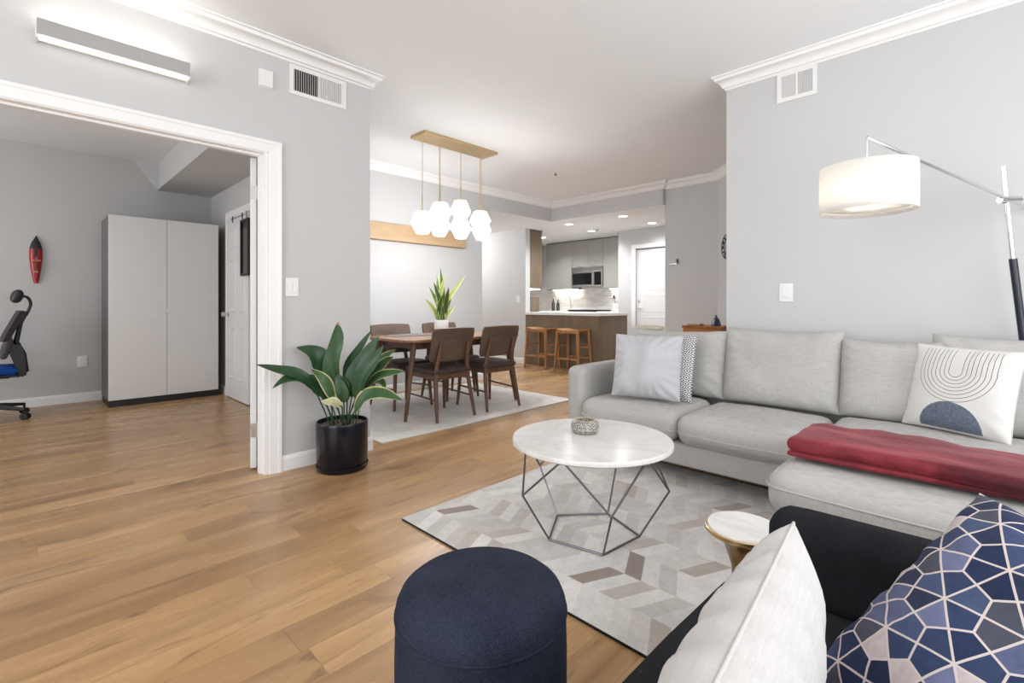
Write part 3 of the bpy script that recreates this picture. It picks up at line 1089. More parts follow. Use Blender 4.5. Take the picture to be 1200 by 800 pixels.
bm = new(); cushion(bm, 0.014, 0.02, 0.075, 0.006, 5); obj('nose', bm, plain('dark_red_lacquer', (0.14, 0.01, 0.01), 0.3), t, True, (0, -0.052, 0.185))
bm = new(); cushion(bm, 0.038, 0.014, 0.018, 0.006, 5); obj('mouth', bm, gold, t, True, (0, -0.040, 0.115))

# over-door mirror
t = thing('door_mirror', 'tall narrow black framed mirror hung on the study door', 'mirror', (1.676, 5.62, 1.38), pi / 2)
bm = new()
for x0, x1, z0, z1 in ((-0.13, 0.13, 0, 0.025), (-0.13, 0.13, 0.575, 0.60), (-0.13, -0.105, 0.025, 0.575), (0.105, 0.13, 0.025, 0.575)):
    box(bm, x0, x1, -0.0, 0.022, z0, z1)
obj('frame', bm, M['black'], t)
bm = new(); box(bm, -0.105, 0.105, 0.0, 0.010, 0.025, 0.575); obj('mirror_glass', bm, M['glassblk'], t)
bm = new(); box(bm, -0.015, 0.015, 0.0, 0.003, 0.60, 0.69); obj('hanger', bm, M['steel'], t)

# ------------------------------------------------------------------ study: wardrobe, office chair
t = thing('wardrobe', 'tall white two-door wardrobe on a black plinth in the study', 'wardrobe', (0.634, 6.50, 0))
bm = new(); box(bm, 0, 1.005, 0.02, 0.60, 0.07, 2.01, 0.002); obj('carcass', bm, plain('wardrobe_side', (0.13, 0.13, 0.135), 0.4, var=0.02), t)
bm = new(); box(bm, 0.002, 1.003, 0.012, 0.59, 0.0, 0.07); obj('plinth', bm, M['black'], t)
for x0, x1, hx in ((0.0, 0.501, 0.497), (0.505, 1.005, 0.509)):
    bm = new(); box(bm, x0, x1, 0.0, 0.019, 0.072, 2.01, 0.0015); d = obj('door', bm, M['wavedoor'], t)
    bm = new(); box(bm, hx - 0.008, hx + 0.008, -0.012, 0.0, 0.98, 1.03, 0.003); obj('finger_pull', bm, M['plastic'], d)

CH = thing('office_chair', 'black mesh office chair with blue seat and headrest at the left edge', 'office chair', (-0.235, 6.60, 0), R_(181))
for k in range(5):
    a = R_(180 + 36) + k * 2 * pi / 5
    e = Vector((cos(a) * 0.32, sin(a) * 0.32, 0))
    bm = new(); bar(bm, (cos(a) * 0.03, sin(a) * 0.03, 0.135), (e.x, e.y, 0.092), 0.055, 0.045, 0.034, 0.026); lg = obj('base_spoke', bm, M['black'], CH)
    bm = new()
    for s in (-1, 1):
        tube(bm, [(e.x - sin(a) * 0.008 * s, e.y + cos(a) * 0.008 * s, 0.03), (e.x - sin(a) * 0.026 * s, e.y + cos(a) * 0.026 * s, 0.03)], 0.03, 14)
    tube(bm, [(e.x, e.y, 0.03), (e.x, e.y, 0.085)], 0.009, 8)
    obj('caster', bm, M['black'], lg)
bm = new(); tube(bm, [(0, 0, 0.11), (0, 0, 0.40)], [0.032, 0.026], 14); obj('gas_column', bm, M['black'], CH, True)
bm = new(); box(bm, -0.16, 0.14, -0.10, 0.10, 0.385, 0.425, 0.01); bar(bm, (-0.10, 0, 0.40), (-0.255, 0, 0.44), 0.10, 0.04); obj('seat_mechanism', bm, M['black'], CH)
bm = new(); cushion(bm, 0.48, 0.50, 0.075, 0.036, 10, (0, 0, 0.012)); obj('seat', bm, M['blue'], CH, True, (0.03, 0, 0.458))
bm = new(); box(bm, -0.22, 0.26, -0.255, 0.255, 0.408, 0.428, 0.008); obj('seat_pan', bm, M['black'], CH)
bm = new(); prv = None
for i in range(11):
    k = i / 10
    x = -(0.140 + 0.112 * k ** 1.1)
    z = 0.74 + 0.275 * k
    w = 0.235 - 0.03 * k
    row = [bm.verts.new((x + 0.05 * (j / 6 - 1) ** 2, w * (j / 6 - 1), z)) for j in range(13)]
    if prv:
        for j in range(12):
            bm.faces.new((prv[j], prv[j + 1], row[j + 1], row[j]))
    prv = row
solid(bm, 0.022)
obj('mesh_back', bm, M['mesh'], CH, True)
sil = [(-0.112, 0.775), (-0.150, 0.790), (-0.178, 0.705), (-0.236, 0.690), (-0.258, 0.56), (-0.268, 0.41), (-0.236, 0.395), (-0.205, 0.45), (-0.160, 0.60)]
for sy in (-1, 1):
    bm = new()
    a_ = [bm.verts.new((x, sy * 0.10, z)) for x, z in sil]
    b_ = [bm.verts.new((x, sy * 0.145, z)) for x, z in sil]
    bm.faces.new(a_); bm.faces.new(b_[::-1])
    for q in range(len(sil)):
        bm.faces.new((a_[q], a_[(q + 1) % len(sil)], b_[(q + 1) % len(sil)], b_[q]))
    obj('back_frame', bm, M['black'], CH)
bm = new(); cushion(bm, 0.05, 0.34, 0.20, 0.024, 8, (0.01, 0, 0)); obj('lumbar_pad', bm, M['mesh'], CH, True, (-0.135, 0, 0.665), (0, -0.25, 0))
bm = new(); tube(bm, [(-0.20, 0, 0.40), (-0.26, 0, 0.44), (-0.245, 0, 0.60), (-0.20, 0, 0.72), (-0.23, 0, 0.90), (-0.27, 0, 1.0)], [0.03, 0.03, 0.026, 0.022, 0.018, 0.016], 10); obj('spine', bm, M['black'], CH, True)
bm = new(); tube(bm, spline([(-0.265, 0, 0.97), (-0.288, 0, 1.03), (-0.298, 0, 1.09), (-0.275, 0, 1.145), (-0.22, 0, 1.155)], 12), 0.013, 10); obj('headrest_arm', bm, M['black'], CH, True)
bm = new(); cushion(bm, 0.06, 0.24, 0.13, 0.029, 8, (0.015, 0, 0)); obj('headrest', bm, M['black'], CH, True, (-0.205, 0, 1.152), (0, -0.3, 0))
for s in (-1, 1):
    bm = new(); tube(bm, [(-0.02, s * 0.25, 0.415), (-0.02, s * 0.30, 0.46), (-0.01, s * 0.30, 0.66)], 0.018, 10); box(bm, -0.02, 0.16, s * 0.30 - 0.04, s * 0.30 + 0.04, 0.655, 0.685, 0.01); obj('armrest', bm, M['black'], CH, True)


# ------------------------------------------------------------------ plants
def leaf_mesh(pts, width, face, fold=0.25, n=14, shape='lance'):
    """blade along a spline; 'face' is the way the upper side looks"""
    bm = new()
    lay = bm.loops.layers.float_color.new('leaf')
    sp = spline(pts, n)
    rows = []
    info = {}
    for i, p in enumerate(sp):
        k = i / n
        t = (sp[min(i + 1, n)] - sp[max(i - 1, 0)]).normalized()
        f = Vector(face)
        s = t.cross(f)
        if s.length < 1e-3:
            s = t.orthogonal()
        s.normalize()
        nrm = s.cross(t)
        if shape == 'lance':
            w = width / 2 * max(0.02, sin(pi * min(1, k ** 0.75)) ** 0.8)
        else:
            w = width / 2 * max(0.03, min(1, 0.62 + k * 1.1) * (1 - max(0, (k - 0.55) / 0.45) ** 1.8))
        row = []
        for j in range(5):
            a = j / 2 - 1
            v = bm.verts.new(p + s * w * a + nrm * fold * w * abs(a) + nrm * 0.06 * w * sin(9 * k + j))
            info[v] = (abs(a), k)
            row.append(v)
        rows.append(row)
    for a, b in zip(rows, rows[1:]):
        for j in range(4):
            fc = bm.faces.new((a[j], a[j + 1], b[j + 1], b[j]))
            for l in fc.loops:
                e, k = info[l.vert]
                l[lay] = (e, k, 0, 1)
    return bm


PC = Vector((1.49, 3.045, 0))
plant = thing('potted_plant', 'broad-leaved green plant in a black cylinder pot on the floor by the left wall', 'plant', PC)
bm = new(); lathe(bm, [(0.0, 0.018), (0.150, 0.018), (0.160, 0.03), (0.164, 0.30), (0.161, 0.312), (0.154, 0.312), (0.152, 0.285), (0.0, 0.285)], 56); obj('pot', bm, M['pot'], plant, True)
bm = new(); lathe(bm, [(0.0, 0.0), (0.152, 0.0), (0.160, 0.006), (0.166, 0.034), (0.161, 0.036), (0.157, 0.022), (0.0, 0.016)], 56); obj('saucer', bm, M['pot'], plant, True)
bm = new(); lathe(bm, [(0.1515, 0.286), (0.12, 0.292), (0.06, 0.296), (0.0, 0.297)], 30); obj('soil', bm, M['soil'], plant, True)
F_ = Vector((CA, SA, 0)); B_ = -F_
# (material, width, [blade points as u, v, depth])  -- first point is where the blade leaves its stalk
LV = [
    ('leaf', 0.075, [(378, 463, 3.10), (352, 440, 3.0), (325, 433, 2.92), (300, 427, 2.86)]),
    ('leaf', 0.070, [(366, 452, 3.05), (350, 443, 2.98), (334, 445, 2.93), (319, 455, 2.90)]),
    ('leaf', 0.135, [(385, 448, 3.20), (378, 425, 3.18), (366, 413, 3.15), (347, 407, 3.10)]),
    ('leaf_brown', 0.118, [(392, 463, 3.16), (389, 430, 3.15), (396, 398, 3.14), (396, 377, 3.13)]),
    ('leaf', 0.070, [(406, 455, 3.22), (409, 428, 3.22), (423, 406, 3.22), (436, 386, 3.22)]),
    ('leaf', 0.125, [(412, 466, 3.08), (416, 440, 3.05), (432, 414, 3.03), (444, 394, 3.02)]),
    ('leaf', 0.115, [(416, 468, 3.02), (424, 445, 2.98), (438, 424, 2.95), (450, 404, 2.93)]),
    ('leaf_var', 0.085, [(424, 455, 3.18), (438, 432, 3.17), (450, 419, 3.16), (464, 409, 3.16)]),
    ('leaf_var', 0.085, [(426, 461, 3.08), (440, 437, 3.06), (452, 424, 3.05), (461, 418, 3.04)]),
    ('leaf_var', 0.075, [(428, 455, 3.05), (442, 442, 3.00), (458, 437, 2.98), (475, 435, 2.95)]),
    ('leaf_var', 0.060, [(428, 452, 3.12), (440, 446, 3.10), (448, 448, 3.08), (452, 457, 3.06)]),
    ('leaf_var', 0.105, [(415, 483, 2.99), (428, 465, 2.94), (448, 461, 2.91), (472, 469, 2.88)]),
    ('leaf_var', 0.075, [(391, 470, 3.05), (384, 452, 3.03), (376, 441, 3.02), (364, 432, 3.02)]),
    ('leaf_pale', 0.060, [(401, 477, 3.02), (392, 471, 2.99), (384, 471, 2.98), (376, 470, 2.97)]),
    ('leaf', 0.075, [(403, 472, 3.04), (402, 462, 3.03), (398, 450, 3.03), (394, 440, 3.03)]),
    ('leaf', 0.085, [(377, 465, 3.12), (372, 452, 3.11), (366, 444, 3.10), (357, 441, 3.10)]),
    ('leaf', 0.070, [(407, 470, 3.06), (404, 455, 3.05), (399, 445, 3.04), (397, 438, 3.04)]),
    ('leaf', 0.080, [(386, 470, 3.16), (380, 455, 3.16), (374, 445, 3.15), (368, 436, 3.14)]),
]
random.seed(4)
for mk, w, pts in LV:
    P = [pix(*p) - PC for p in pts]
    mid = P[1]
    face = (B_ * 0.8 + Vector((0, 0, 0.75)))
    bm = leaf_mesh(P, w, face)
    lf = obj('leaf', bm, M[mk], plant, 'all')
    b0 = Vector((P[0].x * 0.40 + random.uniform(-.03, .03), P[0].y * 0.40 + random.uniform(-.03, .03), 0.288))
    b0.xy *= min(1, 0.12 / max(1e-3, b0.xy.length))
    bm = new(); tube(bm, spline([b0, b0.lerp(P[0], 0.55) + Vector((0, 0, 0.01)), P[0], P[0].lerp(P[1], 0.35)], 8), [0.0042] * 7 + [0.003, 0.002], 6)
    obj('stalk', bm, M['stalk'], lf, 'all')

# ------------------------------------------------------------------ dining group
bm = new(); box(bm, 1.95, 4.34, 3.33, 5.02, 0.0, 0.012, 0.004); tag(obj('dining_rug', bm, M['cream_rug']), 'cream rug under the dining table and chairs', 'rug')
RZ = 0.0145
TB = thing('dining_table', 'walnut dining table with rounded corners and tapered legs', 'dining table', (3.15, 4.10, RZ))
def rrect(hx, hy, r, n=8):
    p = []
    for cx, cy, a0 in ((hx - r, hy - r, 0), (-hx + r, hy - r, pi / 2), (-hx + r, -hy + r, pi), (hx - r, -hy + r, 3 * pi / 2)):
        for k in range(n + 1):
            a = a0 + pi / 2 * k / n
            p.append((cx + r * cos(a), cy + r * sin(a)))
    return p
bm = new(); prism(bm, rrect(0.74, 0.44, 0.13), 0.714, 0.738, 0.008, 3); obj('tabletop', bm, M['walnut_top'], TB, True)
bm = new()
for y in (-0.30, 0.30):
    box(bm, -0.56, 0.56, y - 0.011, y + 0.011, 0.64, 0.714, 0.003)
for x in (-0.56, 0.56):
    box(bm, x - 0.011, x + 0.011, -0.30, 0.30, 0.64, 0.714, 0.003)
obj('apron', bm, M['walnut'], TB)
for sx in (-1, 1):
    for sy in (-1, 1):
        bm = new(); tube(bm, [(sx * 0.715, sy * 0.345, 0), (sx * 0.655, sy * 0.325, 0.36), (sx * 0.595, sy * 0.305, 0.714)], [0.014, 0.022, 0.028], 14); obj('leg', bm, M['walnut'], TB, True)


def dining_chair(label):
    c = thing('dining_chair', label, 'chair', (0, 0, 0), 0, 'walnut dining chairs around the table')
    for s in (-1, 1):
        # rear leg runs up behind the back panel
        bm = new(); tube(bm, spline([(s * 0.222, -0.275, 0), (s * 0.205, -0.235, 0.22), (s * 0.185, -0.205, 0.44), (s * 0.165, -0.228, 0.60), (s * 0.158, -0.252, 0.71)], 10),
                         [0.014, 0.016, 0.018, 0.020, 0.021, 0.021, 0.020, 0.019, 0.018, 0.016, 0.013], 10); obj('rear_leg', bm, M['walnut'], c, True)
        bm = new(); tube(bm, [(s * 0.225, 0.205, 0), (s * 0.210, 0.190, 0.22), (s * 0.200, 0.180, 0.42)], [0.013, 0.018, 0.023], 12); obj('front_leg', bm, M['walnut'], c, True)
        bm = new(); tube(bm, [(s * 0.207, -0.240, 0.19), (s * 0.213, 0.192, 0.21)], 0.009, 8); obj('stretcher', bm, M['walnut'], c, True)
        bm = new(); bar(bm, (s * 0.188, -0.215, 0.395), (s * 0.200, 0.185, 0.405), 0.02, 0.05); obj('side_rail', bm, M['walnut'], c)
    bm = new(); bar(bm, (-0.2, 0.182, 0.40), (0.2, 0.182, 0.40), 0.02, 0.05); obj('front_rail', bm, M['walnut'], c)
    bm = new(); bar(bm, (-0.185, -0.205, 0.395), (0.185, -0.205, 0.395), 0.02, 0.05); obj('rear_rail', bm, M['walnut'], c)
    bm = new(); cushion(bm, 0.46, 0.46, 0.055, 0.025, 10, (0, 0, 0.01))
    for v in bm.verts:
        v.co.x *= 1 + 0.10 * v.co.y
        v.co.z += -0.03 * max(0, -v.co.y) + 0.05 * max(0, abs(v.co.x) - 0.1) ** 1.5
    obj('seat', bm, M['leather'], c, True, (0, 0.0, 0.447))
    bm = new(); prv = None
    for i in range(9):
        k = i / 8
        z = 0.535 + 0.308 * k
        row = []
        for j in range(13):
            a = j / 6 - 1
            w = 0.235 + 0.012 * k - 0.012 * (1 - (2 * k - 1) ** 2) * 0 - (0.014 if i in (0, 8) else 0)
            x = a * w
            y = -0.192 - 0.085 * k - 0.035 * (1 - a * a) + 0.035
            row.append(bm.verts.new((x, y - 0.012, z - 0.006 * a * a * (1 if k > .5 else -.3))))
        if prv:
            for j in range(12):
                bm.faces.new((prv[j], prv[j + 1], row[j + 1], row[j]))
        prv = row
    solid(bm, 0.02)
    obj('back_panel', bm, M['walnut_panel'], c, True)
    return c


ch0 = dining_chair('walnut dining chair seen from behind, near side of the table, closest to the potted plant')
ch0.location = (2.83, 3.785, RZ)
dup(ch0, (3.455, 3.79, RZ), R_(-2), 'walnut dining chair seen from behind, near side of the table, closest to the kitchen')
dup(ch0, (2.82, 4.40, RZ), pi, 'walnut dining chair facing us across the table on its left, half behind the floor plant')
dup(ch0, (3.49, 4.42, RZ), pi, 'walnut dining chair across the table, mostly hidden behind the snake plant pot')

bm = new(); prism(bm, rrect(0.21, 0.15, 0.02, 4), 0, 0.004); tag(obj('placemat', bm, M['placemat'], None, False, (2.83, 4.31, RZ + 0.7385)), 'grey placemat at the left far place of the dining table', 'placemat')
t = thing('snake_plant', 'snake plant in a small white pot on the dining table', 'plant', (3.10, 4.10, RZ + 0.738))
bm = new(); lathe(bm, [(0.0, 0.0), (0.066, 0.0), (0.072, 0.008), (0.076, 0.155), (0.073, 0.160), (0.068, 0.156), (0.066, 0.14), (0.0, 0.14)], 40); obj('pot', bm, M['ceramic'], t, True)
bm = new(); lathe(bm, [(0.0655, 0.141), (0.03, 0.146), (0.0, 0.147)], 20); obj('soil', bm, M['soil'], t, True)
SN = [(516, 313, 5.06, 0.05, 'snake'), (521, 322, 5.02, 0.05, 'snake_y'), (508, 330, 5.0, 0.055, 'snake'), (546, 322, 5.04, 0.05, 'snake_y'), (512, 322, 5.12, 0.05, 'snake'), (526, 336, 4.98, 0.055, 'snake'),
      (498, 350, 5.02, 0.045, 'snake_y'), (503, 336, 5.1, 0.05, 'snake'), (529, 350, 5.06, 0.05, 'snake'), (519, 345, 4.98, 0.06, 'snake'), (534, 358, 5.1, 0.045, 'snake_y')]
for i, (u, v, d, w, mk) in enumerate(SN):
    tip = pix(u, v, d) - t.location
    b = Vector((0.035 * cos(i * 2.4), 0.035 * sin(i * 2.4), 0.143))
    mid = b.lerp(tip, 0.5) + Vector((-(tip.x - b.x) * 0.18, -(tip.y - b.y) * 0.18, 0))
    obj('leaf', leaf_mesh([b, mid, tip], w, B_ + Vector((0.2 * cos(i), 0.2 * sin(i), 0.1)), 0.3, 12, 'snake'), M[mk], t, 'all')

# chandelier
t = thing('pendant_chandelier', 'brass bar chandelier with seven faceted white glass shades over the dining table', 'chandelier', (3.22, 4.0, CEIL))
bm = new(); box(bm, -0.485, 0.485, -0.125, 0.125, -0.028, 0.0, 0.003); obj('canopy', bm, M['brass'], t)
V0, V1 = R_(-45.4), R_(-45.4 + 30)
PEN = [(-0.47, -0.06, 1.875, V0), (-0.265, -0.06, 1.875, V1), (0.01, -0.06, 1.875, V1), (0.30, -0.06, 1.885, V1), (-0.165, 0.06, 2.025, V0), (0.11, 0.06, 2.085, V1), (0.39, 0.06, 2.01, V0)]
for x, y, zc, ro in PEN:
    zz = zc - CEIL
    bm = new(); tube(bm, [(x, y, -0.028), (x, y, zz + 0.26)], 0.0032, 8); rod = obj('cord', bm, M['brass'], t, True)
    bm = new(); tube(bm, [(x, y, zz + 0.105), (x, y, zz + 0.26)], 0.0062, 10); tube(bm, [(x, y, zz + 0.098), (x, y, zz + 0.118)], 0.020, 14); obj('stem', bm, M['brass'], rod, True)
    bm = new(); lathe(bm, [(0.0, -0.108), (0.060, -0.108), (0.120, 0.0), (0.072, 0.103), (0.0, 0.108)], 6)
    sh = obj('shade', bm, M['globe'], t, False, (x, y, zz), (0, 0, ro))
    point('pendant_glow', (x, y, zz - 0.16), 9.0, (0.96, 0.98, 1.0), 0.1, t)

# oak light shelf on the dining wall
t = thing('wall_ledge', 'long pale oak light ledge on the dining wall behind the pendants', 'wall ledge', (3.1, 5.19, 1.84))
bm = new(); box(bm, -1.16, 1.16, -0.11, -0.09, 0, 0.20, 0.003); obj('front_board', bm, M['oakstrip'], t)
bm = new(); box(bm, -1.16, 1.16, -0.09, 0, 0, 0.018, 0.002); obj('bottom_board', bm, M['oakstrip'], t)
bm = new(); box(bm, 1.142, 1.16, -0.09, 0, 0.018, 0.20, 0.002); box(bm, -1.16, -1.142, -0.09, 0, 0.018, 0.20, 0.002); obj('end_board', bm, M['oakstrip'], t)
bm = new(); box(bm, -1.1, 1.1, -0.055, -0.035, 0.02, 0.032, 0.002); obj('light_strip', bm, emit('lit_ledge_strip', (1, 0.96, 0.9), 4.0), t)

# ------------------------------------------------------------------ kitchen
t = thing('kitchen_peninsula', 'dark brown kitchen peninsula with a thin white worktop', 'kitchen counter', (6.40, 4.38, 0))
bm = new(); box(bm, 0.02, 0.83, 0.02, 1.585, 0.09, 0.885); box(bm, 0.06, 0.78, 0.06, 1.585, 0, 0.09); obj('body', bm, M['kbrown'], t)
bm = new(); box(bm, 0.0, 0.019, 0.0, 1.588, 0.0, 0.885, 0.001); obj('front_panel', bm, M['kbrown'], t)
bm = new(); box(bm, 0.02, 0.83, -0.001, 0.019, 0.0, 0.885, 0.001); obj('end_panel', bm, M['kbrown'], t)
bm = new(); box(bm, -0.02, 0.86, -0.02, 1.588, 0.887, 0.935, 0.004); obj('worktop', bm, M['quartz'], t)

def cab_door(parent, x, y0, y1, z0, z1, handle=None, m=None):
    bm = new(); box(bm, x - 0.02, x, y0 + 0.0015, y1 - 0.0015, z0, z1, 0.0015); d = obj('door', bm, m or M['kgrey'], parent)
    if handle:
        bm = new(); yc = (y0 + y1) / 2 + handle; box(bm, x - 0.045, x - 0.02, yc - 0.055, yc + 0.055, z0 + 0.008, z0 + 0.014); box(bm, x - 0.045, x - 0.041, yc - 0.055, yc + 0.055, z0 - 0.004, z0 + 0.014)
        obj('handle', bm, M['steel'], d)


def upper(label, y0, y1, z0, splits):
    c = thing('wall_cabinet', label, 'kitchen cabinet', (8.42, y0, 0), 0, 'grey wall cabinets on the kitchen back wall')
    bm = new(); box(bm, 0.001, 0.33, 0, y1 - y0, z0, SOF - 0.002); obj('body', bm, M['kgrey'], c)
    for a, b in zip(splits, splits[1:]):
        cab_door(c, 0, a - y0, b - y0, z0, SOF - 0.03, 0.001)
    bm = new(); box(bm, -0.012, 0.0, 0, y1 - y0, SOF - 0.028, SOF - 0.002); obj('top_filler', bm, plain('dark_grey_filler', lin(120, 118, 113), 0.5), c)
    return c


upper('grey two-door wall cabinet left of the microwave', 6.442, 7.19, 1.40, [6.442, 6.817, 7.19])
upper('short grey two-door wall cabinet right above the microwave', 5.655, 6.438, 1.86, [5.655, 6.035, 6.438])
upper('tall narrow grey wall cabinet right of the microwave', 5.0, 5.651, 1.40, [5.0, 5.262, 5.651])

t = thing('microwave', 'stainless steel over-the-range microwave with black glass door', 'microwave', (8.36, 5.66, 1.445))
bm = new(); box(bm, 0.03, 0.385, 0, 0.775, 0, 0.41, 0.004); obj('body', bm, M['steel'], t)
bm = new(); box(bm, 0.0, 0.03, 0.20, 0.775, 0.0, 0.325, 0.004); d = obj('door', bm, M['steel'], t)
bm = new(); box(bm, -0.004, 0.0, 0.235, 0.74, 0.04, 0.285); obj('door_glass', bm, M['glassblk'], d)
bm = new(); tube(bm, [(-0.028, 0.215, 0.03), (-0.028, 0.215, 0.295)], 0.009, 10); obj('handle', bm, M['steel'], d, True)
bm = new(); box(bm, 0.0, 0.03, 0.0, 0.198, 0.0, 0.325, 0.004); d = obj('control_panel', bm, M['steel'], t)
bm = new(); box(bm, -0.003, 0.0, 0.015, 0.183, 0.03, 0.30); obj('keypad', bm, M['glassblk'], d)
bm = new(); box(bm, 0.005, 0.03, 0.0, 0.775, 0.328, 0.41, 0.002); obj('vent_grille', bm, M['steel'], t)

t = thing('kitchen_base_units', 'brown base units with white worktop along the kitchen back wall', 'kitchen counter', (8.12, 5.0, 0))
bm = new(); box(bm, 0.02, 0.61, 0, 0.62, 0.09, 0.89); box(bm, 0.02, 0.61, 1.40, 2.2, 0.09, 0.89); box(bm, 0.06, 0.61, 0, 0.62, 0, 0.09); box(bm, 0.06, 0.61, 1.40, 2.2, 0, 0.09); obj('body', bm, M['kbrown'], t)
bm = new(); box(bm, 0.0, 0.612, 0, 0.62, 0.892, 0.93, 0.003); box(bm, 0.0, 0.612, 1.40, 2.2, 0.892, 0.93, 0.003); obj('worktop', bm, M['quartz'], t)
t = thing('gas_range', 'stainless steel range with black cooktop grates under the microwave', 'range', (8.10, 5.635, 0))
bm = new(); box(bm, 0.02, 0.63, 0, 0.75, 0.02, 0.915, 0.003); obj('body', bm, M['steel'], t)
bm = new(); box(bm, 0.0, 0.02, 0.01, 0.74, 0.12, 0.76, 0.003); d = obj('oven_door', bm, M['glassblk'], t)
bm = new(); tube(bm, [(-0.04, 0.05, 0.72), (-0.04, 0.70, 0.72)], 0.011, 10); obj('handle', bm, M['steel'], d, True)
bm = new(); box(bm, 0.0, 0.02, 0.0, 0.75, 0.78, 0.915, 0.003); cp = obj('control_panel', bm, M['steel'], t)
for i in range(5):
    bm = new(); tube(bm, [(0.0, 0.12 + i * 0.13, 0.85), (-0.03, 0.12 + i * 0.13, 0.85)], 0.022, 14); obj('knob', bm, M['black'], cp, True)
bm = new()
box(bm, 0.02, 0.60, 0.0, 0.75, 0.916, 0.925)
for x in (0.06, 0.20, 0.34, 0.48, 0.58):
    box(bm, x - 0.008, x + 0.008, 0.02, 0.73, 0.93, 0.958)
for y in (0.02, 0.25, 0.37, 0.50, 0.715):
    box(bm, 0.05, 0.59, y, y + 0.014, 0.93, 0.958)
obj('cooktop_grates', bm, M['black'], t)
bm = new(); box(bm, 8.738, 8.75, 5.0, 8.4, 0.93, 1.47); struct('wall_backsplash', bm, M['backsplash'])
# under-cabinet lights
for nm, y0, y1, lab in (('under_cabinet_light', 6.47, 7.15, 'lit strip under the grey wall cabinet left of the microwave'), ('under_cabinet_light', 5.03, 5.62, 'lit strip under the grey wall cabinet right of the microwave')):
    bm = new(); box(bm, 8.60, 8.66, y0, y1, 1.385, 1.399, 0.002); tag(obj(nm, bm, M['led']), lab, 'strip light')

t = thing('wall_cabinet', 'brown wall cabinet seen end-on behind the hall wall corner', 'kitchen cabinet', (6.52, 5.975, 0))
bm = new(); box(bm, 0.001, 0.33, 0.02, 1.2, 1.36, SOF - 0.002); obj('body', bm, M['kbrown'], t)
bm = new(); box(bm, 0.001, 0.335, 0, 0.019, 1.36, SOF - 0.03, 0.001); obj('end_panel', bm, M['kbrown'], t)
bm = new(); box(bm, 0.001, 0.34, -0.006, 0.02, SOF - 0.03, SOF - 0.003); obj('top_filler', bm, plain('dark_brown_filler', lin(84, 70, 56), 0.5), t)
bm = new(); box(bm, 0.03, 0.30, 0.03, 1.1, 1.345, 1.359); obj('light_strip', bm, M['led'], t)
t = thing('bread_box', 'brown box unit standing on the worktop below the brown wall cabinet', 'box', (6.53, 6.02, 0.936))
bm = new(); box(bm, 0, 0.30, 0, 0.36, 0, 0.28, 0.004); obj('body', bm, M['kbrown'], t)
bm = new(); box(bm, 0.302, 0.318, 0.01, 0.35, 0.01, 0.27, 0.003); obj('lid', bm, M['kbrown'], t)
bm = new(); box(bm, 6.53, 7.13, 5.99, 8.4, 0.0, 0.89); box(bm, 6.525, 7.15, 5.985, 8.4, 0.892, 0.934, 0.003)
# side worktop beneath the brown wall cabinet
sidec = obj('side_counter', bm, [M['quartz']]); tag(sidec, 'kitchen side worktop running back behind the hall wall', 'kitchen counter')

# things on the back worktop
def crock(label, loc):
    t = thing('utensil_jar', label, 'jar', loc)
    bm = new(); lathe(bm, [(0, 0), (0.055, 0), (0.06, 0.01), (0.06, 0.16), (0.055, 0.165), (0.052, 0.16), (0.05, 0.02), (0, 0.02)], 24); obj('jar', bm, M['ceramic'], t, True)
    for i, (dx, dy) in enumerate(((-0.03, 0.06), (0.03, -0.07), (0.0, 0.0), (0.02, 0.04))):
        bm = new(); tube(bm, [(dx * 0.3, dy * 0.3, 0.03), (dx, dy, 0.27)], 0.006, 8)
        tmp = new(); cushion(tmp, 0.02, 0.06, 0.08, 0.009, 4); tmp.transform(Matrix.Translation((dx * 1.05, dy * 1.05, 0.30)))
        me_ = bpy.data.meshes.new('t'); tmp.to_mesh(me_); tmp.free(); bm.from_mesh(me_)
        obj('utensil', bm, M['black'] if i % 2 else M['steel'], t, True)
crock('white utensil jar full of spoons on the worktop right of the range', (8.52, 5.43, 0.93))
for x, y, h, lab, cat in ((8.45, 7.02, 0.30, 'dark tall bottle, left of the pair on the kitchen worktop', 'bottle'), (8.42, 6.86, 0.26, 'dark tall bottle, right of the pair on the kitchen worktop', 'bottle')):
    t = thing('bottle', lab, cat, (x, y, 0.93), 0, 'bottles on the kitchen worktop')
    bm = new(); lathe(bm, [(0, 0), (0.036, 0), (0.038, 0.01), (0.038, h * 0.55), (0.014, h * 0.75), (0.013, h * 0.93), (0, h * 0.93)], 20); obj('body', bm, plain('dark_bottle', (0.05, 0.05, 0.045), 0.2), t, True)
    bm = new(); lathe(bm, [(0, h * 0.931), (0.015, h * 0.931), (0.015, h), (0, h)], 14); obj('cap', bm, M['steel'], t, True)
t = thing('kitchen_faucet', 'chrome gooseneck kitchen faucet left of the range', 'faucet', (8.60, 6.65, 0.93))
bm = new(); lathe(bm, [(0, 0), (0.03, 0), (0.03, 0.012), (0.016, 0.02), (0.0, 0.02)], 18); obj('base', bm, M['steel'], t, True)
bm = new(); tube(bm, spline([(0, 0, 0.02), (0, 0, 0.20), (-0.03, 0.0, 0.30), (-0.10, 0, 0.33), (-0.17, 0, 0.28), (-0.18, 0, 0.22)], 16), 0.013, 10); obj('spout', bm, M['steel'], t, True)
bm = new(); tube(bm, [(0, 0.0, 0.06), (0, -0.07, 0.10)], 0.008, 8); obj('lever', bm, M['steel'], t, True)
t = thing('wooden_caddy', 'small pale wooden box on the kitchen worktop by the hall wall', 'box', (7.0, 6.3, 0.935))
bm = new()
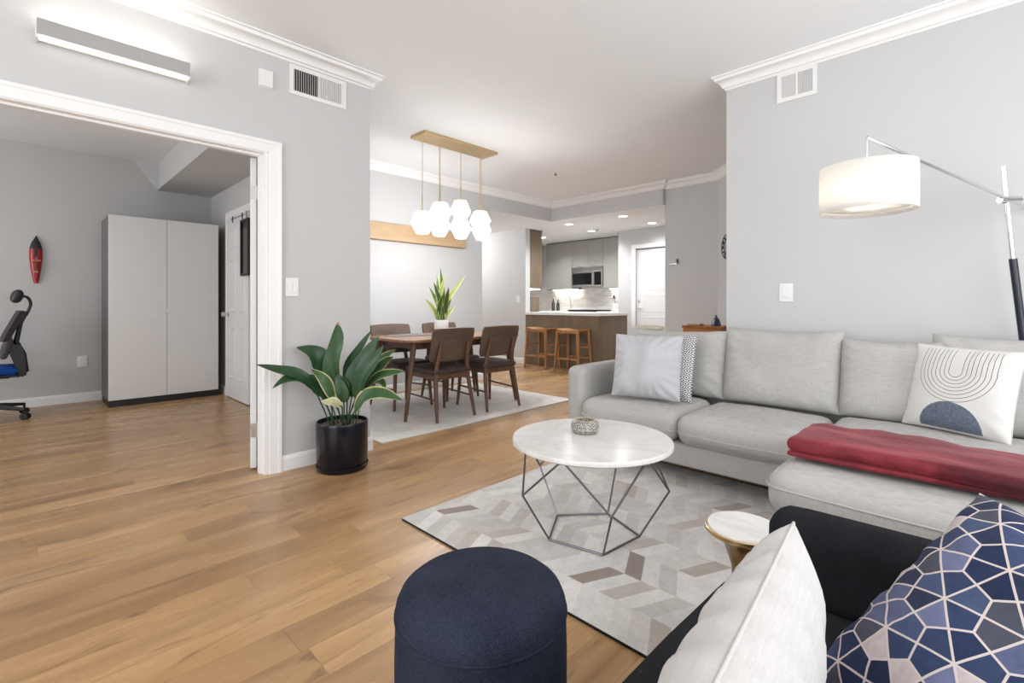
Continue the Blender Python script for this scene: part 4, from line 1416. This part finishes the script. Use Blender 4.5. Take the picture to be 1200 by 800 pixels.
box(bm, 0, 0.12, 0, 0.2, 0, 0.012); box(bm, 0, 0.01, 0, 0.2, 0.012, 0.09); box(bm, 0.11, 0.12, 0, 0.2, 0.012, 0.09); box(bm, 0.01, 0.11, 0, 0.01, 0.012, 0.09); box(bm, 0.01, 0.11, 0.19, 0.2, 0.012, 0.09)
obj('tray', bm, M['oakstrip'], t)
bm = new(); tube(bm, spline([(0.06, 0.005, 0.09), (0.06, 0.02, 0.14), (0.06, 0.1, 0.16), (0.06, 0.18, 0.14), (0.06, 0.195, 0.09)], 12), 0.006, 8); obj('handle', bm, M['oakstrip'], t, True)


def bar_stool(label):
    s_ = thing('bar_stool', label, 'bar stool', (0, 0, 0), 0, 'wooden bar stools at the peninsula')
    H = 0.685
    for sx in (-1, 1):
        for sy in (-1, 1):
            bm = new(); bar(bm, (sx * 0.185, sy * 0.235, 0), (sx * 0.145, sy * 0.195, H - 0.01), 0.030, 0.030, 0.040, 0.040, (0, 1, 0)); obj('leg', bm, M['teak'], s_)
    bm = new()
    prv = None
    for i in range(11):
        a = i / 5 - 1
        y = a * 0.215
        z = H - 0.022 + 0.022 * a * a
        row = [bm.verts.new((x, y, z)) for x in (-0.165, -0.05, 0.05, 0.165)]
        if prv:
            for j in range(3):
                bm.faces.new((prv[j], prv[j + 1], row[j + 1], row[j]))
        prv = row
    solid(bm, 0.024)
    obj('seat', bm, M['teak'], s_)
    bm = new()
    for sx in (-1, 1):
        bar(bm, (sx * 0.148, -0.19, H - 0.055), (sx * 0.148, 0.19, H - 0.055), 0.018, 0.035)
    obj('apron', bm, M['teak'], s_)
    for sx in (-1, 1):
        bm = new(); bar(bm, (sx * 0.172, -0.222, 0.215), (sx * 0.172, 0.222, 0.215), 0.018, 0.034); obj('foot_rail', bm, M['teak'], s_)
    for sy in (-1, 1):
        bm = new(); bar(bm, (-0.163, sy * 0.215, 0.40), (0.163, sy * 0.215, 0.40), 0.014, 0.022); obj('side_rail', bm, M['teak'], s_)
    return s_


bs = bar_stool('teak bar stool at the peninsula, the left one by the hall wall')
bs.location = (6.19, 5.385, 0)
dup(bs, (6.19, 4.735, 0), R_(1), 'teak bar stool at the peninsula, the right one by the sofa end')

DL = [(667, 262.5, 'recessed downlight in the kitchen ceiling just above the peninsula, left one'), (730, 253, 'recessed downlight nearest the entry wall in the front row of the kitchen ceiling'),
      (693, 270.5, 'recessed downlight in the kitchen ceiling above the microwave'), (764, 261, 'recessed downlight in front of the white pantry door'), (636, 278, 'recessed downlight beside the brown wall cabinet')]
for i, (u, v, lab) in enumerate(DL):
    p = pix(u, v, FPX * (SOF - CAM_H) / (HOR - v))
    t = thing('recessed_downlight', lab, 'ceiling light', (p.x, p.y, SOF), 0, 'recessed kitchen downlights')
    bm = new(); lathe(bm, [(0.085, 0.0), (0.083, -0.008), (0.066, -0.008), (0.064, 0.0)], 28); obj('trim_ring', bm, M['plastic'], t, True)
    bm = new(); lathe(bm, [(0.064, -0.002), (0.0, -0.003)], 28); obj('lens', bm, M['downlight'], t)
    spot('downlight_beam', (p.x, p.y, SOF - 0.02), 26 if i == 3 else 58, (0.97, 0.985, 1.0), 155, 0.06)
for u, v, z, lab in ((651, 202, CEIL, 'small sprinkler head on the ceiling right of the chandelier'), (700, 268, SOF, 'small sprinkler head on the kitchen ceiling beside a downlight')):
    p = pix(u, v, FPX * (z - CAM_H) / (HOR - v))
    t = thing('ceiling_sprinkler', lab, 'sprinkler', (p.x, p.y, z))
    bm = new(); lathe(bm, [(0, 0), (0.032, 0), (0.03, -0.008), (0.012, -0.012), (0, -0.012)], 20); obj('escutcheon', bm, M['plastic'], t, True)
    bm = new(); lathe(bm, [(0, -0.012), (0.009, -0.012), (0.009, -0.03), (0.02, -0.032), (0.02, -0.035), (0, -0.035)], 16); obj('deflector', bm, M['wire'], t, True)

t = thing('hall_fill_lamp', 'unseen round fill lamp added on the hall ceiling behind the dining wall', 'ceiling light', (5.45, 7.4, SOF))  # out-of-view lamp added to brighten the hall and the back of the room
bm = new(); lathe(bm, [(0, 0), (0.15, 0), (0.155, -0.02), (0.14, -0.03), (0, -0.03)], 32); obj('base', bm, M['plastic'], t, True)
bm = new(); lathe(bm, [(0.138, -0.031), (0.12, -0.07), (0.06, -0.09), (0, -0.095)], 32); obj('glass_dome', bm, M['globe'], t, True)
point('lamp_glow', (0, 0, -0.2), 45, (1, 0.99, 0.97), 0.12, t)

# ------------------------------------------------------------------ entry nook
t = thing('wooden_console', 'small honey wood cabinet behind the sofa in the entry nook', 'cabinet', (5.40, 2.10, 0))
bm = new(); box(bm, 0.01, 0.43, 0.01, 0.44, 0.08, 0.805, 0.003); obj('body', bm, M['cabinet_wood'], t)
bm = new(); box(bm, 0, 0.44, 0, 0.45, 0.805, 0.83, 0.003); obj('top', bm, M['cabinet_wood'], t)
for z0, z1 in ((0.10, 0.43), (0.45, 0.79)):
    bm = new(); box(bm, -0.006, 0.01, 0.03, 0.42, z0, z1, 0.002); d = obj('drawer', bm, M['cabinet_wood'], t)
    bm = new(); tube(bm, [(-0.006, 0.22, (z0 + z1) / 2), (-0.03, 0.22, (z0 + z1) / 2)], 0.012, 10); obj('knob', bm, M['brass'], d, True)
for x in (0.03, 0.41):
    for y in (0.03, 0.41):
        bm = new(); box(bm, x - 0.02, x + 0.02, y - 0.02, y + 0.02, 0, 0.08); obj('foot', bm, M['cabinet_wood'], t)
bm = new()
cushion(bm, 0.10, 0.16, 0.022, 0.01, 6); tag(obj('wooden_tray', bm, M['oakstrip'], None, True, (5.50, 2.43, 0.842)), 'pale wooden tray lying on the honey wood cabinet', 'tray')
t = thing('dark_figurine', 'small dark blue pointed ornament on the honey wood cabinet', 'ornament', (5.52, 2.20, 0.83))
bm = new(); lathe(bm, [(0, 0), (0.055, 0), (0.052, 0.02), (0.034, 0.075), (0.02, 0.095), (0, 0.10)], 6); obj('body', bm, plain('dark_blue_stone', (0.04, 0.045, 0.09), 0.3, var=0.3, scale=20), t)
bm = new(); lathe(bm, [(0, 0.1), (0.012, 0.104), (0.012, 0.118), (0, 0.124)], 12); obj('finial', bm, M['black'], t, True)

t = thing('wall_hook_rail', 'small grey metal ledge on the entry wall beside the pantry door', 'wall hook', (6.27, 3.10, 1.62), -pi / 2)
bm = new(); box(bm, -0.03, 0.09, -0.05, 0, 0, 0.008, 0.001); obj('shelf', bm, M['steel'], t)
bm = new(); box(bm, 0.075, 0.09, -0.05, 0, 0.008, 0.07, 0.001); obj('upright', bm, M['wire'], t)

# round black openwork wall ornament on the angled wall
n45 = Vector((-0.7071, 0.7071, 0))
cpos = Vector((6.03, 2.24, 1.775)) + n45 * 0.02
t = thing('wall_wreath', 'black openwork round ornament on the wall edge of the entry nook', 'wall decor', cpos, R_(45))
bm = new(); r_ = 0.15
tube(bm, [(r_ * cos(2 * pi * k / 28), 0.012, r_ * sin(2 * pi * k / 28)) for k in range(29)], 0.005, 6, False)
tube(bm, [(0.09 * cos(2 * pi * k / 24), 0.012, 0.09 * sin(2 * pi * k / 24)) for k in range(25)], 0.005, 6, False)
obj('ring', bm, M['black'], t, True)
for k in range(12):
    a = 2 * pi * k / 12
    bm = new(); tmp = new(); cushion(tmp, 0.022, 0.014, 0.062, 0.006, 4); tmp.transform(Matrix.Rotation(-a + pi / 2, 4, 'Y') @ Matrix.Translation((0, 0, 0.12)) @ Matrix.Rotation(0.5 * (-1) ** k, 4, 'Y'))
    me_ = bpy.data.meshes.new('t'); tmp.to_mesh(me_); tmp.free(); bm.from_mesh(me_)
    obj('petal', bm, M['black'], t, True, (0, 0.012, 0))

# ------------------------------------------------------------------ living room rug and sofa
def chevron_rug():
    bm = new()
    lay = bm.loops.layers.float_color.new('patch')
    random.seed(21)
    x0, x1, y0, y1, zt = 1.335, 3.02, 0.16, 2.09, 0.011
    w, h, sl = 0.172, 0.072, 0.078
    pal = [(0.70, 0.675, 0.65), (0.74, 0.72, 0.69), (0.60, 0.575, 0.55), (0.64, 0.62, 0.60), (0.76, 0.74, 0.71), (0.58, 0.55, 0.53), (0.68, 0.66, 0.64), (0.54, 0.49, 0.45), (0.63, 0.60, 0.58), (0.31, 0.26, 0.23), (0.73, 0.71, 0.69), (0.46, 0.41, 0.37)]
    wt = [5, 4, 4, 5, 2.5, 3, 5, 1.6, 4, 0.6, 2.5, 1.0]
    def clip(y):
        return max(y0, min(y1, y))
    nc = int(math.ceil((x1 - x0) / w))
    for c in range(nc):
        xa, xb = x0 + c * w, min(x1, x0 + (c + 1) * w)
        s = sl if c % 2 == 0 else -sl
        s *= (xb - xa) / w
        y = y0 - 0.1
        ext = 0
        while y < y1 + 0.1:
            lo, hi = y, y + h
            q = [(xa, clip(lo - s / 2)), (xb, clip(lo + s / 2)), (xb, clip(hi + s / 2)), (xa, clip(hi - s / 2))]
            y += h
            if abs(q[0][1] - q[3][1]) + abs(q[1][1] - q[2][1]) < 1e-4:
                continue
            pts = []
            for p in q:
                if not pts or (Vector(p) - Vector(pts[-1])).length > 1e-5:
                    pts.append(p)
            if len(pts) < 3:
                continue
            f = bm.faces.new([bm.verts.new((p[0], p[1], zt)) for p in pts])
            cc = random.choices(pal, wt)[0]
            v = random.uniform(0.92, 1.06)
            for l in f.loops:
                l[lay] = (cc[0] * v, cc[1] * v, cc[2] * v, 1)
    bmesh.ops.remove_doubles(bm, verts=bm.verts, dist=1e-5)
    n0 = len(bm.faces)
    box(bm, x0, x1, y0, y1, 0.0, zt - 0.0015, 0, 2, 1)
    for f in list(bm.faces)[n0:]:
        for l in f.loops:
            l[lay] = (0.02, 0.02, 0.02, 1)
    return bm


me_r = chevron_rug()
rug = obj('cowhide_rug', me_r, [M['rug'], M['rugedge']])
tag(rug, 'pale patchwork cowhide rug in a chevron layout under the coffee table', 'rug')
RG = 0.0115

SF = thing('sectional_sofa', 'light grey linen sectional sofa with chaise along the right wall', 'sofa', (2.78, 0.62, 0))
def S(bm, name, loc, rot=(0, 0, 0), m='sofa'):
    return obj(name, bm, M[m], SF, 'all', loc, rot)
bm = new(); box(bm, 0.0, 0.76, 0.02, 1.43, 0.105, 0.245, 0.02, 3); obj('base', bm, M['sofa'], SF, True)
bm = new(); box(bm, 0.70, 0.86, -1.05, 1.56, 0.105, 0.66, 0.03, 3); obj('back_frame', bm, M['sofa'], SF, True)
bm = new(); cushion(bm, 0.86, 0.15, 0.53, 0.045, 12, (0.004, 0.004, 0.006)); S(bm, 'arm', (0.43, 1.495, 0.365))
# seat cushions with piping
def seat_cushion(name, x0, x1, y0, y1, z0, z1, seed, puff=0.03, zp=(0.40,)):
    bm = new(); cushion(bm, x1 - x0, y1 - y0, z1 - z0, 0.072, 18, (0.022, 0.004, puff), 0.007, seed, 3.5)
    c = S(bm, name, ((x0 + x1) / 2, (y0 + y1) / 2, (z0 + z1) / 2))
    hx, hy, hz, r = (x1 - x0) / 2, (y1 - y0) / 2, (z1 - z0) / 2, 0.072
    for k in zp:
        bm = new(); z = -hz + 2 * hz * k
        dz = max(0, abs(z) - (hz - r))
        rr = math.sqrt(r * r - dz * dz) + 0.003
        pts = [(hx - 0.1, -hy + r - rr, z)]
        for q in range(7):
            a = -pi / 2 - pi / 2 * q / 6
            pts.append((-hx + r + rr * cos(a), -hy + r + rr * sin(a), z))
        for q in range(1, 12):
            yn = -1 + 2 * q / 12
            pts.append((-hx + r - rr - 0.019 * (1 - yn * yn) * (1 - (z / hz) ** 2), yn * (hy - r), z))
        for q in range(7):
            a = pi - pi / 2 * q / 6
            pts.append((-hx + r + rr * cos(a), hy - r + rr * sin(a), z))
        pts.append((hx - 0.1, hy - r + rr, z))
        tube(bm, pts, 0.0042, 6)
        obj('piping', bm, M['sofa_pipe'], c, 'all')
    return c
seat_cushion('seat_cushion', -0.06, 0.56, 0.715, 1.415, 0.245, 0.425, 1, 0.028)
seat_cushion('seat_cushion', -0.06, 0.56, 0.005, 0.712, 0.245, 0.425, 2, 0.028)
seat_cushion('chaise_cushion', -0.78, 0.56, -1.03, 0.0, 0.265, 0.445, 3, 0.02, (0.66,))
bm = new(); box(bm, -0.74, 0.74, -1.02, -0.005, 0.105, 0.262, 0.025, 3); obj('chaise_base', bm, M['sofa'], SF, True)
def back_cushion(y0, y1, h, seed, dx=0.0, tilt=12, z0=0.43, rz=0.0, sag=0.02, t=0.22):
    bm = new(); pillow(bm, y1 - y0, h, t, seed, 36, 0.012, 0.007, 5.0, 0.42)
    for v in bm.verts:
        k = v.co.y / (h / 2)
        v.co.y -= sag * (1 - (2 * v.co.x / (y1 - y0)) ** 2) * max(0, k)
    a = R_(tilt)
    mt = Matrix(((0, sin(a), -cos(a)), (-1, 0, 0), (0, cos(a), sin(a)))).to_4x4()
    bm.transform(Matrix.Rotation(R_(rz), 4, 'Z') @ mt)
    return S(bm, 'back_cushion', (0.61 + dx, (y0 + y1) / 2, z0 + h / 2 * cos(a)))
back_cushion(0.64, 1.425, 0.475, 11, 0.0)
back_cushion(-0.01, 0.665, 0.50, 12, 0.0)
back_cushion(-0.47, 0.005, 0.46, 13, 0.0, 12)
back_cushion(-1.02, -0.40, 0.50, 14, 0.03)
for x, y in ((0.06, 1.50), (0.78, 1.50), (-0.62, -0.10), (-0.62, -0.95), (0.78, -0.98), (0.06, 0.06)):
    bm = new(); lathe(bm, [(0, 0), (0.018, 0), (0.025, 0.10), (0.025, 0.106), (0, 0.106)], 14); obj('foot', bm, M['black'], SF, True, (x, y, RG if x < 0.2 else 0))


def orient(right, up, pos):
    """matrix whose local X = right, local Y ~ up, local Z = facing"""
    x = Vector(right).normalized()
    y = Vector(up)
    y = (y - x * y.dot(x)).normalized()
    z = x.cross(y)
    m = Matrix((x, y, z)).transposed().to_4x4()
    m.translation = Vector(pos)
    return m


def throw_pillow(name, label, w, h, t, mat, mtx, seed, pinch=0.06, wr=0.006, piping=None, e=0.62):
    th = thing(name, label, 'pillow')
    th.matrix_world = mtx
    bm = new(); pillow(bm, w, h, t, seed, 40, pinch, wr, 3.0, e); obj('cover', bm, M[mat] if isinstance(mat, str) else mat, th, 'all')
    if piping:
        bm = new(); tube(bm, pillow_edge(w, h, pinch), 0.0025, 6, False); obj('seam_piping', bm, M[piping], th, 'all')
    return th


# sofa pillows
throw_pillow('throw_pillow', 'plain pale grey square pillow at the left end of the sofa', 0.45, 0.42, 0.19, 'pgrey', orient((0.22, -0.97, 0.0), (0.22, 0.03, 0.97), (2.925, 1.625, 0.665)), 3, 0.04, 0.016, 'pgrey')
throw_pillow('throw_pillow', 'black and white key-patterned pillow behind the pale grey one', 0.45, 0.45, 0.15, 'greek', orient((0.06, -0.99, 0.0), (0.26, 0.0, 0.95), (3.10, 1.605, 0.650)), 5, 0.04, 0.004)
throw_pillow('throw_pillow', 'white pillow with thin black arch lines and a slate half disc on the chaise', 0.43, 0.43, 0.15, 'arc', orient((-0.40, -0.92, -0.02), (0.27, -0.09, 0.95), (3.22, 0.10, 0.66)), 6, 0.04, 0.005, 'pwhite')

# knitted beige throw over the sofa back, peeking behind the pillows
bm = new(); cushion(bm, 0.10, 0.22, 0.032, 0.015, 8, (0, 0, 0.004), 0.005, 4, 9); tag(obj('knit_throw', bm, M['beige'], None, 'all', (3.46, 1.90, 0.893)), 'small beige woven throw on top of the sofa back cushion behind the pale grey pillow', 'throw')

# crimson folded throw on the chaise
t = thing('folded_throw', 'crimson velvet throw folded across the chaise', 'throw blanket', (2.36, 0.10, 0.468))
for i, (w, hgt, zz, ex) in enumerate(((0.392, 0.020, 0.012, 0.004), (0.40, 0.052, 0.047, 0.0))):
    bm = new(); L = 0.97 - ex * 2
    cushion(bm, w, L, hgt, hgt * 0.48, 22, (0, 0, 0.006), 0.0, i)
    for v in bm.verts:
        q = v.co
        k = Vector((i * 3.1, 0, 0))
        q.z += 0.010 * noise.noise(Vector((q.x * 9, q.y * 4, i * 2.0))) * (1 if i else 0.3)
        q.x += 0.012 * noise.noise(Vector((q.y * 4, i, 3.3)))
        q.z += 0.006 * sin(q.y * 34 + 3 * noise.noise(q * 5)) * max(0, q.x / w + 0.4) * (1 if i else 0)
    obj('fold', bm, M['red'], t, 'all', (0, 0, zz))

# ------------------------------------------------------------------ coffee table, bowl, drink table
t = thing('coffee_table', 'round white marble coffee table on a faceted grey wire base', 'coffee table', (1.877, 1.33, RG))
a0 = math.atan2(0.396, -0.92)
base_r, mid_r, top_r = 0.22, 0.35, 0.31
bp = [Vector((base_r * cos(a0 + k * 2 * pi / 5), base_r * sin(a0 + k * 2 * pi / 5), 0.005)) for k in range(5)]
mp_ = [Vector((mid_r * cos(a0 + k * 2 * pi / 5), mid_r * sin(a0 + k * 2 * pi / 5), 0.222)) for k in range(5)]
tp = [Vector((top_r * cos(a0 + (k + .5) * 2 * pi / 5), top_r * sin(a0 + (k + .5) * 2 * pi / 5), 0.417)) for k in range(5)]
bm = new(); lathe(bm, [(0.0, 0.420), (0.363, 0.420), (0.370, 0.425), (0.370, 0.440), (0.366, 0.445), (0.0, 0.445)], 72); obj('tabletop', bm, M['marble'], t, True)
for nm, segs in (('base_ring', [(bp[k], bp[(k + 1) % 5]) for k in range(5)]), ('top_ring', [(tp[k], tp[(k + 1) % 5]) for k in range(5)])):
    bm = new()
    for a, b in segs:
        tube(bm, [a, b], 0.0046, 8)
    obj(nm, bm, M['wire'], t, True)
for k in range(5):
    bm = new()
    tube(bm, [bp[k], mp_[k]], 0.0046, 8); tube(bm, [mp_[k], tp[k]], 0.0046, 8); tube(bm, [mp_[k], tp[(k - 1) % 5]], 0.0046, 8)
    obj('wire_leg', bm, M['wire'], t, True)
t = thing('bowl', 'small round black and cream patterned bowl on the marble coffee table', 'bowl', (1.925, 1.40, RG + 0.445))
bm = new(); lathe(bm, [(0, 0), (0.052, 0), (0.064, 0.010), (0.069, 0.032), (0.064, 0.054), (0.050, 0.062), (0.044, 0.060), (0.044, 0.020), (0, 0.015)], 40); obj('body', bm, M['bowl'], t, True)
bm = new(); lathe(bm, [(0.052, 0.0615), (0.049, 0.0645), (0.043, 0.0615), (0.043, 0.058)], 40); obj('rim', bm, plain('tan_rim', (0.42, 0.36, 0.25), 0.5), t, True)

t = thing('drink_table', 'little round marble-topped drink table with a brass rim and flared stem', 'side table', (1.547, 0.534, RG))
bm = new(); lathe(bm, [(0, 0), (0.085, 0), (0.088, 0.006), (0.06, 0.03), (0.034, 0.09), (0.028, 0.18), (0.034, 0.27), (0.055, 0.335), (0.094, 0.372), (0.0, 0.372)], 48); obj('stem', bm, M['dbrass'], t, True)
bm = new(); lathe(bm, [(0.0, 0.372), (0.106, 0.372), (0.110, 0.376), (0.110, 0.386), (0.107, 0.389), (0.104, 0.386)], 48); obj('rim', bm, M['brass'], t, True)
bm = new(); lathe(bm, [(0.0, 0.386), (0.1035, 0.386), (0.1035, 0.391), (0.101, 0.394), (0.0, 0.394)], 48); obj('marble_top', bm, M['marble'], t, True)

# ------------------------------------------------------------------ ottoman
t = thing('round_ottoman', 'navy felt cylinder ottoman in the foreground', 'ottoman', (0.742, 0.83, 0))
OT = 0.452
prof = [(0, 0.0), (0.184, 0.0), (0.191, 0.008), (0.194, 0.10), (0.195, 0.30), (0.193, OT - 0.062)]
bm = new(); lathe(bm, prof, 72); obj('side', bm, M['navy'], t, 'all')
bm = new(); lathe(bm, [(0.193, OT - 0.062), (0.192, OT - 0.044), (0.184, OT - 0.026), (0.168, OT - 0.013), (0.13, OT - 0.005), (0.07, OT - 0.001), (0, OT)], 72); obj('top', bm, M['navy'], t, 'all')
bm = new(); tube(bm, [(0.1935 * cos(2 * pi * k / 64), 0.1935 * sin(2 * pi * k / 64), OT - 0.062) for k in range(65)], 0.0028, 6, False); obj('seam', bm, M['navy'], t, 'all')

# ------------------------------------------------------------------ charcoal sofa and its pillows
t = thing('charcoal_sofa', 'charcoal black upholstered sofa in the right foreground', 'sofa', (0.45, 0.0, 0))
bm = new(); box(bm, -0.95, 0.98, -0.42, 0.44, 0.10, 0.26, 0.03, 3); obj('base', bm, M['charcoal'], t, True)
bm = new(); cushion(bm, 0.89, 0.74, 0.155, 0.05, 14, (0.0, 0.012, 0.018), 0.003, 1); obj('seat_cushion', bm, M['charcoal'], t, 'all', (0.385, 0.115, 0.325))
bm = new(); cushion(bm, 0.89, 0.74, 0.155, 0.05, 14, (0.0, 0.012, 0.018), 0.003, 2); obj('seat_cushion', bm, M['charcoal'], t, 'all', (-0.51, 0.115, 0.325))
bm = new(); cushion(bm, 0.13, 0.84, 0.47, 0.055, 14, (0.004, 0, 0.004)); obj('arm', bm, M['charcoal'], t, 'all', (0.905, -0.02, 0.335))
bm = new(); cushion(bm, 1.93, 0.15, 0.62, 0.06, 14); obj('back', bm, M['charcoal'], t, 'all', (0.015, -0.40, 0.42))
for x in (-0.88, 0.90):
    for y in (-0.36, 0.36):
        bm = new(); lathe(bm, [(0, 0), (0.014, 0), (0.022, 0.10), (0, 0.10)], 12); obj('foot', bm, M['black'], t, True, (x, y, RG if x > 0 else 0))

throw_pillow('throw_pillow', 'off-white cotton pillow standing on the charcoal sofa', 0.56, 0.34, 0.15, 'pwhite', orient((-1.0, -0.10, 0.0), (0.0, -0.10, 0.98), (0.56, 0.205, 0.572)), 8, 0.03, 0.011, 'pwhite', 0.54)
throw_pillow('throw_pillow', 'navy and blush pillow with a pale geometric line pattern, nearest the camera', 0.47, 0.43, 0.22, 'geo', orient((-0.573, 0.48, -0.66), (-0.521, -0.839, -0.157), (0.985, -0.055, 0.545)), 9, 0.05, 0.008)

# ------------------------------------------------------------------ floor lamp
t = thing('floor_lamp', 'arched floor lamp with white drum shade, chrome arm and black pole', 'floor lamp', (3.60, -0.17, 0))
L0 = Vector((3.60, -0.17, 0))
pA, pB = pix(1199, 396, 2.45), pix(1187, 303, 2.45)
pC = pix(1176, 195, 2.45)
cl = pix(1183, 234, 2.45)
tip = pix(1016, 161, 2.16)
foot = L0 + Vector((0.0, 0.0, 0.03))
bm = new(); lathe(bm, [(0, 0), (0.065, 0), (0.067, 0.02), (0.06, 0.03), (0, 0.03)], 40); obj('base', bm, M['black'], t, True)
bm = new(); tube(bm, [foot - L0, pA - L0, pB - L0], 0.0165, 14); obj('lower_pole', bm, plain('navy_black_lacquer', (0.012, 0.016, 0.03), 0.25), t, True)
bm = new(); tube(bm, [pB - L0, pC - L0], 0.0105, 12); obj('upper_pole', bm, M['chrome'], t, True)
dr = (cl - tip).normalized()
bm = new(); tube(bm, [tip - L0, cl + dr * 0.22 - L0], 0.008, 10); tube(bm, [tip - L0, tip - Vector((0, 0, 0.10)) - L0], 0.006, 8); obj('arm', bm, M['chrome'], t, True)
bm = new(); rv = Vector((SA, -CA, 0)); tube(bm, [cl - rv * 0.05 - L0, cl + rv * 0.05 - L0], 0.019, 14); obj('clamp', bm, M['chrome'], t, True)
sc_ = Vector((tip.x, tip.y, 0)) - L0
zb, zt_, rs = 1.490, 1.692, 0.181
bm = new(); lathe(bm, [(rs, zb), (rs, zt_), (rs - 0.003, zt_), (rs - 0.003, zb), (rs, zb)], 64)
obj('shade', bm, M['shade'], t, 'all', (sc_.x, sc_.y, 0))
bm = new()
for z in (zt_ - 0.03,):
    for k in range(3):
        a = k * 2 * pi / 3
        tube(bm, [(0, 0, z), ((rs - 0.002) * cos(a), (rs - 0.002) * sin(a), z)], 0.003, 6)
tube(bm, [(0, 0, zt_ + 0.02), (0, 0, zt_ - 0.09)], 0.014, 10)
obj('shade_spider', bm, M['chrome'], t, True, (sc_.x, sc_.y, 0))
bm = new(); lathe(bm, [(0, zb + 0.02), (rs - 0.012, zb + 0.02), (rs - 0.012, zb + 0.022), (0, zb + 0.022)], 48); obj('diffuser', bm, M['shade'], t, 'all', (sc_.x, sc_.y, 0))
bm = new(); lathe(bm, [(0, -0.045), (0.03, -0.03), (0.036, 0), (0.025, 0.035), (0.013, 0.06), (0, 0.06)], 20); obj('bulb', bm, M['bulb'], t, True, (sc_.x, sc_.y, zt_ - 0.14))
point('lamp_glow', (sc_.x, sc_.y, zb + 0.10), 3.6, (1, 0.95, 0.87), 0.05, t)
